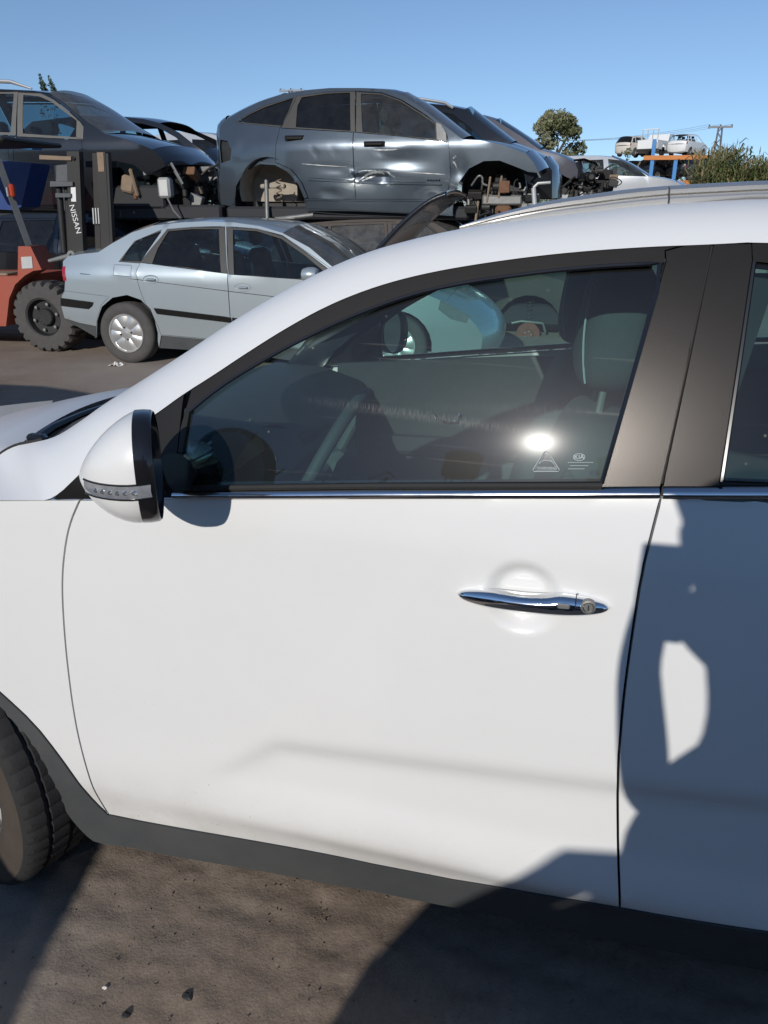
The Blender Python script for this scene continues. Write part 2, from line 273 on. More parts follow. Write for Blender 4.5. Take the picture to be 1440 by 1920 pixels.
class MB:
    """collects simple solids into one mesh"""
    def __init__(s): s.v = []; s.f = []; s.m = []; s.cur = 0
    def add(s, v, f):
        b = len(s.v); s.v += [tuple(p) for p in v]; s.f += [tuple(i + b for i in q) for q in f]; s.m += [s.cur] * len(f); return s
    def box(s, c, d, rot=None, bev=0.0):
        hx, hy, hz = d[0] / 2, d[1] / 2, d[2] / 2
        e = min(bev, hx * .9, hy * .9, hz * .9)
        if e <= 0:
            v = [(x, y, z) for x in (-hx, hx) for y in (-hy, hy) for z in (-hz, hz)]
            f = [(0, 1, 3, 2), (4, 6, 7, 5), (0, 4, 5, 1), (2, 3, 7, 6), (0, 2, 6, 4), (1, 5, 7, 3)]
        else:
            v = []; idx = {}
            for sx in (-1, 1):
                for sy in (-1, 1):
                    for sz in (-1, 1):
                        for ax in range(3):
                            p = [sx * (hx - e), sy * (hy - e), sz * (hz - e)]; p[ax] = (sx * hx, sy * hy, sz * hz)[ax]
                            idx[(sx, sy, sz, ax)] = len(v); v.append(tuple(p))
            f = []
            for ax in range(3):
                o = [k for k in range(3) if k != ax]
                for sg in (-1, 1):
                    q = []
                    for a, b in ((-1, -1), (1, -1), (1, 1), (-1, 1)):
                        t = [0, 0, 0]; t[ax] = sg; t[o[0]] = a; t[o[1]] = b; q.append(idx[(*t, ax)])
                    if (sg == 1) ^ (ax == 1): f.append(tuple(q))
                    else: f.append(tuple(q[::-1]))
            for ax in range(3):
                o = [k for k in range(3) if k != ax]
                for a in (-1, 1):
                    for b in (-1, 1):
                        t0 = [0, 0, 0]; t0[ax] = -1; t0[o[0]] = a; t0[o[1]] = b; t1 = list(t0); t1[ax] = 1
                        f.append((idx[(*t0, o[0])], idx[(*t1, o[0])], idx[(*t1, o[1])], idx[(*t0, o[1])]))
            for sx in (-1, 1):
                for sy in (-1, 1):
                    for sz in (-1, 1): f.append(tuple(idx[(sx, sy, sz, k)] for k in range(3)))
        M = rot.to_matrix() if hasattr(rot, 'to_matrix') else (rot if rot is not None else Matrix.Identity(3))
        return s.add([M @ Vector(p) + Vector(c) for p in v], f)
    def tube(s, pts, r, n=8, closed=False, cap=True):
        P = [Vector(p) for p in pts]; rr = r if isinstance(r, (list, tuple)) else [r] * len(P)
        v = []; f = []; up = Vector((0, 0, 1)); prev = None
        for i, p in enumerate(P):
            a = P[i - 1] if (i > 0 or closed) else P[i]; b = P[(i + 1) % len(P)] if (i < len(P) - 1 or closed) else P[i]
            t = (b - a).normalized()
            if prev is None:
                u = t.cross(Vector((0, 0, 1)));
                if u.length < 0.1: u = t.cross(Vector((1, 0, 0)))
            else: u = prev - t * prev.dot(t)
            u.normalize(); prev = u; w = t.cross(u)
            for k in range(n):
                th = 2 * math.pi * k / n; v.append(p + (u * math.cos(th) + w * math.sin(th)) * rr[i])
        m = len(P)
        for i in range(m if closed else m - 1):
            for k in range(n):
                a = i * n + k; b = i * n + (k + 1) % n; c = ((i + 1) % m) * n + (k + 1) % n; d = ((i + 1) % m) * n + k
                f.append((a, b, c, d))
        if cap and not closed: f.append(tuple(range(n))[::-1]); f.append(tuple((m - 1) * n + k for k in range(n)))
        return s.add(v, f)
    def lathe(s, prof, c, axis='y', n=32, fn=None):
        """prof = [(radius, offset along axis)]"""
        v = []; f = []
        for i, (r, h) in enumerate(prof):
            for k in range(n):
                th = 2 * math.pi * k / n; rr, hh = fn(i, k, r, h) if fn else (r, h)
                a, b = rr * math.cos(th), rr * math.sin(th)
                p = (a, hh, b) if axis == 'y' else ((a, b, hh) if axis == 'z' else (hh, a, b)); v.append((p[0] + c[0], p[1] + c[1], p[2] + c[2]))
        for i in range(len(prof) - 1):
            for k in range(n): f.append((i * n + k, i * n + (k + 1) % n, (i + 1) * n + (k + 1) % n, (i + 1) * n + k))
        return s.add(v, f)
    def extr(s, poly, y0, y1):
        """polygon in x,z pulled from y0 to y1"""
        n = len(poly); v = [(x, y0, z) for x, z in poly] + [(x, y1, z) for x, z in poly]
        f = [tuple(range(n)), tuple(range(2 * n - 1, n - 1, -1))] + [(i, i + n, (i + 1) % n + n, (i + 1) % n) for i in range(n)]
        return s.add(v, f)
    def build(s, name, m, parent=None, smooth=True, off=None, mats=None, sharp=38):
        return mesh_obj(name, s.v, s.f, m, parent, smooth, sharp, off, mats, s.m if mats else None)
def text_mesh(name, body, size, m, parent, M, ext=0.0015):
    c = bpy.data.curves.new(name, 'FONT'); c.body = body; c.size = size; c.extrude = ext; c.align_x = 'CENTER'; c.align_y = 'CENTER'
    t = bpy.data.objects.new(name + '_curve', c); COL.objects.link(t); bpy.context.view_layer.update()
    me = bpy.data.meshes.new_from_object(t.evaluated_get(bpy.context.evaluated_depsgraph_get()))
    bpy.data.objects.remove(t); me.transform(M); me.materials.clear(); me.materials.append(MATS[m]); me.name = name
    o = bpy.data.objects.new(name, me); COL.objects.link(o); o.parent = parent
    return o
def inpoly(P, poly):
    x, y = P[:, 0], P[:, 1]; r = np.zeros(len(P), bool); n = len(poly); j = n - 1
    for i in range(n):
        xi, yi = poly[i]; xj, yj = poly[j]
        c = ((yi > y) != (yj > y)) & (x < (xj - xi) * (y - yi) / (yj - yi + 1e-30) + xi); r ^= c; j = i
    return r
def resample(poly, h, closed=True):
    o = []; n = len(poly)
    for i in range(n if closed else n - 1):
        a = np.array(poly[i], float); b = np.array(poly[(i + 1) % n], float); k = max(1, int(math.ceil(np.linalg.norm(b - a) / h)))
        for q in range(k): o.append(tuple(a + (b - a) * q / k))
    if not closed: o.append(tuple(poly[-1]))
    return o
def smoothline(pts, it=2, closed=False):
    """Chaikin corner cutting of an open line, ends kept"""
    p = [np.array(q, float) for q in pts]
    for _ in range(it):
        o = [p[0]]
        for a, b in zip(p[:-1], p[1:]): o += [a * .75 + b * .25, a * .25 + b * .75]
        o.append(p[-1]); p = o
    return [tuple(q) for q in p]
def panels(regions, surf, h, parent, off=None, W=None, extra=None, fine=None):
    """regions = [dict(name, poly, mat, gap, lip, out)] in (x, z); the first polygon that holds a triangle owns it. mat None = opening.
    surf(x, z) -> y. W: also build the mirrored far side at y -> W - y. Returns near-side objects by index"""
    V = []; E = []; key = {}
    def vid(p):
        k = (round(p[0], 5), round(p[1], 5))
        if k not in key: key[k] = len(V); V.append(k)
        return key[k]
    segs = []
    for rg in regions:
        q = resample(rg['poly'], h); ids = [vid(p) for p in q]
        for a, b in zip(ids, ids[1:] + ids[:1]):
            if a != b: E.append((a, b)); segs.append((V[a], V[b]))
    B = np.array(V); lo = B.min(0); hi = B.max(0)
    gx, gy = np.meshgrid(np.arange(lo[0], hi[0], h), np.arange(lo[1], hi[1], h)); G = np.stack([gx.ravel() + h * .13, gy.ravel() + h * .21], 1)
    if fine:
        for (cx, cz, rr, hh) in fine:
            G = G[np.hypot(G[:, 0] - cx, G[:, 1] - cz) > rr]
            ax, ay = np.meshgrid(np.arange(cx - rr, cx + rr, hh), np.arange(cz - rr, cz + rr, hh)); A = np.stack([ax.ravel(), ay.ravel()], 1)
            G = np.concatenate([G, A[np.hypot(A[:, 0] - cx, A[:, 1] - cz) <= rr]])
    ok = np.zeros(len(G), bool)
    for rg in regions: ok |= inpoly(G, rg['poly'])
    G = G[ok]; S = np.array(segs); keep = np.ones(len(G), bool)
    for a, b in S:
        d = b - a; L = d @ d + 1e-12; t = np.clip(((G - a) @ d) / L, 0, 1); q = a + t[:, None] * d
        keep &= np.hypot(G[:, 0] - q[:, 0], G[:, 1] - q[:, 1]) > h * .38
    G = G[keep]
    vs = [Vector(p) for p in V] + [Vector((float(p[0]), float(p[1]))) for p in G]
    r = delaunay_2d_cdt(vs, E, [], 0, 1e-6); P = np.array([(p.x, p.y) for p in r[0]]); T = np.array([f for f in r[2] if len(f) == 3])
    cen = P[T].mean(1); own = np.full(len(T), -1)
    for i, rg in enumerate(regions):
        s = inpoly(cen, rg['poly']) & (own < 0); own[s] = i
    res = {}
    for i, rg in enumerate(regions):
        if rg.get('mat') is None: continue
        t = T[own == i]
        if len(t) == 0: continue
        a = P[t]; cr = (a[:, 1, 0] - a[:, 0, 0]) * (a[:, 2, 1] - a[:, 0, 1]) - (a[:, 1, 1] - a[:, 0, 1]) * (a[:, 2, 0] - a[:, 0, 0])
        t = t[np.abs(cr) > 1e-9]; cr = cr[np.abs(cr) > 1e-9]; t[cr < 0] = t[cr < 0][:, ::-1]
        us = np.unique(t); mp = {int(k): j for j, k in enumerate(us)}
        Q = P[us].copy(); f = [tuple(mp[int(k)] for k in q) for q in t]
        ed = {}
        for q in f:
            for a_, b_ in ((q[0], q[1]), (q[1], q[2]), (q[2], q[0])): ed[(a_, b_)] = 1
        bd = [e for e in ed if (e[1], e[0]) not in ed]
        sh = np.zeros_like(Q)
        for a_, b_ in bd:
            d = Q[b_] - Q[a_]; nn = np.array([-d[1], d[0]]) / (np.linalg.norm(d) + 1e-9); sh[a_] += nn; sh[b_] += nn
        ln = np.linalg.norm(sh, axis=1); k = ln > 1e-6
        Q[k] += sh[k] / ln[k][:, None] * rg.get('gap', 0.002)
        out = rg.get('out', 0.0); lip = rg.get('lip', 0.012)
        Y = np.array([surf(p[0], p[1]) for p in Q]) - out
        v = [(p[0], y, p[1]) for p, y in zip(Q, Y)]
        if lip:
            lm = {}
            for a_, b_ in bd:
                for c in (a_, b_):
                    if c not in lm: lm[c] = len(v); v.append((Q[c][0], Y[c] + lip, Q[c][1]))
            for a_, b_ in bd: f.append((b_, a_, lm[a_], lm[b_]))
        res[i] = mesh_obj(rg['name'], v, f, rg['mat'], parent, True, 40, off)
        if W is not None and not rg.get('near_only'):
            dz_ = rg.get('fdz', 0.0)
            mesh_obj(rg['name'], [(p[0], W - p[1], p[2] + dz_) for p in v], [q[::-1] for q in f], rg.get('fmat', rg['mat']), parent, True, 40, off)
    return res
def strip(name, rows, m, parent=None, off=None, thick=0.0, sharp=38):
    """grid surface through rows of points"""
    n = len(rows[0]); v = [p for r_ in rows for p in r_]; f = []
    for i in range(len(rows) - 1):
        for k in range(n - 1): f.append((i * n + k, i * n + k + 1, (i + 1) * n + k + 1, (i + 1) * n + k))
    o = mesh_obj(name, v, f, m, parent, True, sharp, off)
    if thick:
        md = o.modifiers.new('thickness', 'SOLIDIFY'); md.thickness = thick; md.offset = -1
    return o

# ------------------------------------------------------------------ the ground
def make_ground():
    rnd = np.random.RandomState(3)
    def axis(d0, d1, step, far):
        a = list(np.arange(d0, d1, step)); lo, s = d0, step
        while lo > -far: s *= 1.35; lo -= s; a.insert(0, lo)
        hi, s = d1, step
        while hi < far: s *= 1.35; a.append(hi); hi += s
        a.append(hi); return np.array(a)
    X = axis(-2.2, 1.0, 0.016, 900); Y = axis(0.75, 2.3, 0.016, 900)
    gx, gy = np.meshgrid(X, Y, indexing='ij')
    w = np.clip(1 - np.maximum(np.abs(gx + .6) - 1.6, 0) / 1.5, 0, 1) * np.clip(1 - np.maximum(np.abs(gy - 1.5) - .8, 0) / 1.5, 0, 1)
    z = np.zeros_like(gx)
    for k in range(60):
        a = rnd.uniform(0, 6.28); fq = rnd.uniform(14, 130); z += np.sin((gx * math.cos(a) + gy * math.sin(a)) * fq + rnd.uniform(0, 6.28)) / fq * 0.020
    z += rnd.normal(0, 0.0014, z.shape)
    for k in range(700):       # pits and scrapes
        cx, cy, s = rnd.uniform(-2.1, .9), rnd.uniform(.8, 2.2), rnd.uniform(.004, .018); el = rnd.uniform(.25, 1)
        a = rnd.uniform(0, 3.14); u = (gx - cx) * math.cos(a) + (gy - cy) * math.sin(a); q = -(gx - cx) * math.sin(a) + (gy - cy) * math.cos(a)
        z += rnd.choice([-1, -1, 1]) * rnd.uniform(.002, .007) * np.exp(-(u / s) ** 2 - (q / (s * el)) ** 2)
    z *= w
    nx, ny = gx.shape; v = np.stack([gx.ravel(), gy.ravel(), z.ravel()], 1)
    i = np.arange(nx - 1)[:, None] * ny + np.arange(ny - 1)[None, :]; i = i.ravel()
    f = np.stack([i, i + ny, i + ny + 1, i + 1], 1)
    o = mesh_obj('ground', v, f, 'ground_earth', None, True, 180); tag(o, 'brown beaten earth and old asphalt of the yard', 'ground', kind='structure')
make_ground()
# @@HERO@@
# @@CARS@@
# @@REST@@
# ------------------------------------------------------------------ the white SUV (front to -x, left side faces the camera)
XT = np.linspace(-2.9, 3.2, 800)
FXT = np.interp(XT, [-2.9, -2.4, -2.0, -1.3, -.8, 0, .4, 1.0, 1.8, 2.3, 2.7, 3.2], [-2.2, -.9, -.22, -.03, -.07, -.085, -.06, 0, .05, .25, .9, 2.0])
PLT = np.cumsum(FXT) * (XT[1] - XT[0]); PLT -= np.interp(-.4, XT, PLT)
ZT = np.linspace(.1, 1.3, 600)
def zsm(zs, vs, w=9):
    a = np.interp(ZT, zs, vs); k = np.hanning(2 * w + 1); k /= k.sum(); return np.convolve(np.pad(a, w, mode='edge'), k, mode='valid')
LOW = zsm([.1, .25, .30, .36, .405, .42, .60, .75, .9, 1.03, 1.085, 1.14, 1.2, 1.3], [.12, .066, .050, .030, .007, .005, .006, .003, 0.0005, 0, .0005, .008, .018, .03], 8)
def sstep(a, b, x): t = min(1, max(0, (x - a) / (b - a))); return t * t * (3 - 2 * t)
def zbelt(x): return 1.172 + .07 * x
HANDLE = (0.0, 1.012)
def hero_y(x, z):
    p = np.interp(x, XT, PLT); zb = zbelt(x); dz = z - zb
    lo = np.interp(min(z, zb) - max(0, zb - 1.17) * 0, ZT, LOW)
    if z < .42: lo = .005 + (lo - .005) * (.30 + .70 * sstep(-.9, -.25, x))
    if dz > 0: lo += .33 * dz + .20 * dz * dz
    # sculpted hollow low in the doors
    ztop = .675 + .085 * x if x > -.45 else .637 + (x + .45) * .70
    if .40 < z < ztop + .03 and x < 1.3:
        t = sstep(ztop + .003, ztop - .055, z) * sstep(.415, .53, z)
        lo += .013 * t * sstep(-.72, -.40, x) * sstep(1.3, .9, x)
    # bowl behind the door handle
    for hx, hz in (HANDLE, (1.02, 1.09)):
        d = math.hypot((x - hx) / .062, (z - hz) / .064)
        if d < 1.15: lo += .020 * (1 - sstep(.55, 1.08, d))
    return 1.15 + p + lo
def un(px, py, out=0.0):
    y = 1.15
    for _ in range(30):
        p = at_y(px, py, y); y = .5 * y + .5 * (hero_y(p[0], p[2]) - out)
    return (p[0], p[2])
def unl(l): return [un(*q) for q in l]
HROOT = Vector((0.3, 2.07, 0.0)); HERO_OFF = HOFF = tuple(HROOT); HW = 2 * 2.07      # mirror plane y = 2.07
suv = empty('white_suv', HROOT); tag(suv, 'white SUV filling the foreground with chrome door handle and black pillars', 'SUV')
def hy(p, out=0.0): return (p[0], hero_y(p[0], p[1]) - out, p[1])
FD_top = [(168, 937), (330, 934), (700, 933), (1000, 932), (1239, 932)]
FD_rear = [(1239, 932), (1222, 1000), (1203, 1075), (1184, 1197), (1170, 1300), (1164, 1369), (1159, 1431), (1158, 1494), (1159, 1600), (1162, 1701)]
FD_bot = [(1162, 1701), (1000, 1674), (850, 1649), (700, 1620), (460, 1574), (272, 1541), (204, 1527)]
FD_front = [(204, 1527), (185, 1498), (160, 1435), (140, 1352), (128, 1262), (120, 1180), (116, 1100), (119, 1045), (129, 985), (150, 937)]
fd = unl(FD_top[:-1]) + smoothline(unl(FD_rear), 1)[:-1] + unl(FD_bot[:-1]) + smoothline(unl(FD_front), 2)
rd_front = smoothline(unl(FD_rear), 1)
# rear door: seen part traced, the rest carried on to its real length
rdb = unl([(1440, 1747)])[0]
rear_wheel_x = 1.36; fwx = -1.265
rd = [rd_front[0], (1.10, zbelt(1.10) - .005), (1.14, 1.0), (1.12, .86), (1.02, .70), (.97, .56), (.93, .42), (.90, .352), rdb] + rd_front[::-1][:-1]
arch_o = smoothline(unl([(0, 1297), (64, 1356), (109, 1413), (153, 1474), (179, 1504), (204, 1527)]), 1)
a0 = arch_o[0]; ARC = (fwx, .36); r0 = math.hypot(a0[0] - ARC[0], a0[1] - ARC[1]); th0 = math.atan2(a0[1] - ARC[1], a0[0] - ARC[0])
arc_fwd = [(ARC[0] + (r0 + .05 * t) * math.cos(th0 + t * (math.pi - th0)), ARC[1] + (r0 + .05 * t) * math.sin(th0 + t * (math.pi - th0))) for t in np.linspace(0.12, 1, 14)]
arch_i = smoothline(unl([(0, 1351), (57, 1413), (89, 1461), (128, 1525), (160, 1562), (182, 1579), (246, 1586)]), 1)
i0 = arch_i[0]; ri = math.hypot(i0[0] - ARC[0], i0[1] - ARC[1]); thi = math.atan2(i0[1] - ARC[1], i0[0] - ARC[0])
arci_fwd = [(ARC[0] + (ri + .05 * t) * math.cos(thi + t * (math.pi - thi)), ARC[1] + (ri + .05 * t) * math.sin(thi + t * (math.pi - thi))) for t in np.linspace(0.12, 1, 14)]
fender = [(-2.12, .42), (-2.14, .62), (-2.08, .80), (-1.9, .965)] + unl([(-140, 934), (0, 938), (100, 937)]) + fd[::-1][:len(FD_front) * 4 - 3][:0] + smoothline(unl(FD_front), 2)[::-1] + arch_o[::-1] + arc_fwd
front_sill = unl([(204, 1527), (272, 1541), (460, 1574), (700, 1620), (850, 1649), (1000, 1674), (1162, 1701), (1440, 1747)])
sill = front_sill + [(.90, .348), (.96, .40), (.99, .36), (.95, .29)] + unl([(1440, 1818), (1000, 1728), (810, 1691), (625, 1657), (470, 1627), (246, 1586)])
clad = arch_o[:-1] + [front_sill[0], un(246, 1586)] + arch_i[::-1] + arci_fwd + arc_fwd[::-1]
RA = (rear_wheel_x, .36)
rarc = lambda r, a, b, n=12: [(RA[0] + r * math.cos(t), RA[1] + r * math.sin(t)) for t in np.linspace(a, b, n)]
quarter = [(1.105, zbelt(1.105) - .005), (1.6, 1.30), (2.05, 1.33), (2.25, 1.10), (2.30, .75), (2.26, .42), (1.80, .36)] + rarc(.43, 0.02, math.pi - .02) + [(.94, .42), (.975, .56), (1.025, .70), (1.125, .86), (1.145, 1.0)]
rclad = rarc(.43, 0, math.pi) + [(.93, .29)] + rarc(.37, math.pi, 0) 
side = [dict(name='front_door', poly=fd, mat='white_paint', gap=.0022, lip=.016),
        dict(name='rear_door', poly=rd, mat='white_paint', gap=.0022, lip=.016),
        dict(name='front_wing', poly=fender, mat='white_paint', gap=.0018, lip=.016, fdz=-.13),
        dict(name='rear_wing', poly=quarter, mat='white_paint', gap=.0022, lip=.016),
        dict(name='wheel_arch_trim', poly=clad, mat='cladding', gap=.0, lip=.03, out=.004),
        dict(name='sill_trim', poly=sill, mat='cladding', gap=.0, lip=.03, out=.004),
        dict(name='wheel_arch_trim', poly=rclad, mat='cladding', gap=.001, lip=.03, out=.010)]
hs = panels(side, hero_y, .016, suv, HOFF, HW, fine=[(HANDLE[0], HANDLE[1], .09, .005)])
inner = [(-.80, .34), (.90, .34), (.95, .6), (1.10, 1.15), (-.70, 1.08), (-.83, .9)]
panels([dict(name='gap_shade_sheet', poly=inner, mat='interior_dark', gap=0, lip=0, out=-.035)], hero_y, .08, suv, HOFF, HW)  # dark sheet put behind the doors so the panel gaps read as shade
# ---- upper side: glass, pillar trims, frames, chrome
GL = [(356, 772), (394, 740), (436, 710), (490, 678), (549, 645), (650, 596), (759, 555), (850, 533), (949, 518), (1090, 501), (1246, 493)]
gl_top = smoothline(unl(GL), 1)
gl = gl_top + unl([(1188, 695), (1128, 905), (700, 907), (336, 911), (344, 840)])
rgl = unl([(1413, 491), (1384, 690), (1352, 903)]) + [(.98, zbelt(.98) + .02), (1.02, zbelt(1) + .25), (.80, 1.475)]
WB = [(100, 937), (155, 884), (230, 818), (300, 771), (345, 738), (401, 703), (456, 666), (533, 617), (611, 574), (689, 542), (767, 519), (860, 500), (992, 481), (1100, 470), (1220, 462), (1334, 458)]
wb = smoothline(unl(WB), 1)
bt = unl([(1246, 490), (1300, 482), (1334, 457), (1288, 680), (1237, 913), (1128, 913)])
bt = unl([(1247, 470), (1290, 458), (1334, 456), (1288, 680), (1238, 912), (1127, 912), (1188, 695), (1248, 490)])
bt2 = unl([(1338, 456), (1409, 456), (1411, 490), (1382, 690), (1349, 912), (1243, 912), (1292, 680)])
ffr = wb[[i for i, q in enumerate(wb) if q[0] >= un(345, 738)[0] - .002][0]:] + unl([(1237, 912), (700, 914), (325, 918), (338, 800)])
sail = unl([(100, 937), (155, 884), (230, 818), (300, 771), (345, 738), (338, 800), (325, 918), (323, 934), (168, 936)])
rfr = unl([(1338, 456), (1440, 452)]) + [(.80, 1.525), (1.10, 1.50), (1.13, 1.25), (1.06, zbelt(1.06) + .01)] + unl([(1440, 912), (1243, 912)])
ch1 = unl([(326, 918), (700, 913), (1237, 911), (1235, 931), (700, 932), (324, 933)])
ch2 = unl([(1243, 911), (1440, 911)]) + [(1.09, zbelt(1.09) + .018), (1.09, zbelt(1.09) - .002)] + unl([(1440, 933), (1239, 931)])
qgl = [(1.16, 1.27), (1.17, 1.46), (1.65, 1.44), (1.60, 1.34)]
quf = [(1.12, 1.22), (1.13, 1.50), (1.75, 1.49), (1.95, 1.34), (1.6, 1.30)]
upper = [dict(name='window_glass', poly=gl, mat='suv_glass', gap=0, lip=0, out=-.006),
         dict(name='window_glass', poly=rgl, mat='suv_glass', gap=0, lip=0, out=-.006),
         dict(name='window_glass', poly=qgl, mat='suv_glass', gap=0, lip=0, out=-.004),
         dict(name='pillar_trim', poly=bt, mat='trim_black', gap=.0012, lip=.012, out=.002),
         dict(name='pillar_trim', poly=bt2, mat='trim_black', gap=.0012, lip=.012, out=.002),
         dict(name='belt_recess', poly=ch1, mat='rubber', gap=0, lip=0, out=-.004), dict(name='belt_recess', poly=ch2, mat='rubber', gap=0, lip=0, out=-.004),
         dict(name='mirror_sail', poly=sail, mat='trim_black', gap=.001, lip=.012, out=.0),
         dict(name='window_frame', poly=ffr, mat='trim_black', gap=.001, lip=.022),
         dict(name='window_frame', poly=rfr, mat='trim_black', gap=.001, lip=.022),
         dict(name='window_frame', poly=quf, mat='trim_black', gap=.001, lip=.022)]
us = panels(upper, hero_y, .022, suv, HOFF, HW)
win = us[0]
for k_, (p_, q_) in enumerate((((640, 760), (1000, 812)), ((830, 765), (1180, 775)))):
    p_, q_ = un(*p_), un(*q_); sl_ = (q_[1] - p_[1]) / (q_[0] - p_[0]); nn_ = MATS['suv_glass'].node_tree.nodes
    nn_['slope%d' % k_].outputs[0].default_value = sl_; nn_['offset%d' % k_].outputs[0].default_value = p_[1] - sl_ * (p_[0] - HOFF[0]); nn_['middle%d' % k_].outputs[0].default_value = (p_[0] + q_[0]) / 2 - HOFF[0]
def chrome_strip(top, bot):
    top = resample(top, .03, False); k = len(top); bx = np.array(bot); bot = [(t[0], float(np.interp(t[0], bx[:, 0], bx[:, 1]))) for t in top]; rows = []
    for t in np.linspace(0, 1, 9):
        o_ = .009 * math.sqrt(max(0, 1 - (2 * t - 1) ** 2)) + .001
        rows.append([hy((a_[0], a_[1] + (b_[1] - a_[1]) * t), o_) for a_, b_ in zip(top, bot)])
    strip('belt_chrome', rows[::-1], 'chrome_dusty', suv, HOFF)
chrome_strip(unl([(326, 919), (700, 914), (1236, 912)]), unl([(324, 936), (700, 935), (1235, 934)]))
chrome_strip(unl([(1243, 912), (1440, 912)]) + [(1.09, zbelt(1.09) + .018)], unl([(1240, 935), (1440, 936)]) + [(1.09, zbelt(1.09) - .002)])
# rubber bead round the front glass and along the frame
bead = MB(); bead.tube([hy(p, .004) for p in smoothline(unl([(356, 772)]) + gl_top[1:] + unl([(1188, 695), (1128, 905)]), 1)], .0035, 6)
bead.build('window_bead', 'gloss_black', suv, off=HOFF)
bead = MB(); bead.tube([hy(p, .003) for p in unl([(1413, 491), (1384, 690), (1352, 903)])], .0035, 6); bead.build('window_bead', 'gloss_black', suv, off=HOFF)
sl = MB(); sl.tube([hy(p, .005) for p in unl([(330, 914), (700, 909), (1128, 908)])], .005, 6); sl.build('window_seal', 'rubber', suv, off=HOFF)
gp = MB(); gp.tube([hy(p, -.012) for p in unl([(1336, 458), (1290, 680), (1240, 912)])], .008, 6); gp.build('door_seal', 'rubber', suv, off=HOFF)
# ---- A-pillar, cantrail and wing top: one white panel lofted from the frame edge inwards
PAIR = [((-140, 934), (-140, 935), 1.46), ((0, 937), (-20, 868), 1.34), ((60, 937), (19, 838), 1.35), ((100, 937), (62, 830), 1.36), ((155, 884), (105, 820), 1.37), ((200, 842), (153, 788), 1.385), ((245, 808), (204, 753), 1.40), ((300, 771), (256, 722), 1.45), ((345, 738), (290, 701), 1.43), ((401, 703), (356, 659), 1.43), ((456, 666), (425, 612), 1.43),
        ((533, 617), (510, 561), 1.435), ((611, 574), (600, 512), 1.44), ((689, 542), (685, 475), 1.445), ((767, 519), (770, 451), 1.45), ((860, 500), (863, 430), 1.45), ((992, 481), (985, 412), 1.45), ((1100, 470), (1110, 398), 1.445), ((1220, 462), (1225, 385), 1.44), ((1334, 458), (1335, 379), 1.435), ((1440, 452), (1440, 374), 1.43)]
inn = [np.array(hy(un(*a), 0.003)) for a, b, y in PAIR]; ou = [at_y(*b, y) for a, b, y in PAIR]
ou[0] = np.array([-1.50, 1.34, 1.06])
for x, zi, zo in ((.8, 1.528, 1.607), (1.2, 1.505, 1.590), (1.7, 1.49, 1.56), (2.0, 1.46, 1.53)):
    inn.append(np.array((x, hero_y(x, zi) - .003, zi))); ou.append(np.array((x, 1.44 + max(0, x - 1.2) * .08, zo)))
def dens(l, it=2): return [np.array(q) for q in smoothline(l, it)]
inn = dens(inn); ou = dens(ou)
rows = []
for t in np.linspace(0, 1, 9):
    row = []
    for a, b in zip(inn, ou):
        p = a + (b - a) * t; bul = 4 * t * (1 - t); d = b - a; L = np.linalg.norm(d)
        nn = np.array([-.25, -.75, .75]); nn = nn - d * (nn @ d) / (L * L + 1e-9); nn /= np.linalg.norm(nn) + 1e-9
        row.append(p + nn * bul * min(.022, L * .11) * sstep(-.95, -.70, a[0]))
    rows.append(row)
edge = [p + np.array([0, .012, -.002]) for p in rows[0]]
strip('a_pillar_panel', [edge] + rows, 'pillar_white', suv, HOFF)
strip('a_pillar_panel', [[(p[0], HW - p[1], p[2] - .10 * sstep(-.75, -1.1, p[0])) for p in r_] for r_ in ([edge] + rows)[::-1]], 'white_paint', suv, HOFF)
bg = MB(); bg.tube([p + np.array([0, .004, .001]) for p in ou[:16]], .0045, 6); bg.build('bonnet_gap', 'rubber', suv, off=HOFF)
# ---- roof and windscreen across the car
iw = min(range(len(ou)), key=lambda i: abs(ou[i][0] - at_y(290, 701, 1.43)[0])); ir = min(range(len(ou)), key=lambda i: abs(ou[i][0] - at_y(863, 430, 1.45)[0])) - 2
def across(name, pts, m, bulge, dirv, n=18, thick=.004):
    rows = []
    for k in range(n + 1):
        v = k / n; q = 1 - (2 * v - 1) ** 2
        rows.append([(p[0] + dirv[0] * b_ * q, p[1] + (HW - 2 * p[1]) * v, p[2] + dirv[1] * b_ * q) for p, b_ in zip(pts, bulge)])
    return strip(name, rows, m, suv, HOFF)
wp = [p + np.array([0, .002, -.004]) for p in ou[iw:ir + 1]]; across('windscreen', wp, 'windscreen_glass', list(np.linspace(.10, .012, len(wp))), (-1.0, -.15))
rp = [p + np.array([0, .0, -.004]) for p in ou[ir:]]; across('roof', rp, 'white_paint', [.012] * len(rp), (0, 1))
across('headliner', [p + np.array([0, .02, -.05]) for p in rp[8:]], 'headliner', [.01] * len(rp[8:]), (0, 1))
# inner faces of the near and far A-pillars and roof sides
for s_ in (0, 1):
    kk = [i for i, p in enumerate(inn) if p[0] > -.66 and p[2] > 1.1][0]; r1 = [np.array(p) + np.array([.02, .045, -.01]) for p in inn[kk:]]; r2 = [p + np.array([.03, .03, -.045]) for p in ou[kk:]]
    if s_: r1 = [np.array((p[0], HW - p[1], p[2])) for p in r1]; r2 = [np.array((p[0], HW - p[1], p[2])) for p in r2]
    strip('pillar_lining', [r1, [(a + b) / 2 for a, b in zip(r1, r2)], r2], 'headliner', suv, HOFF)
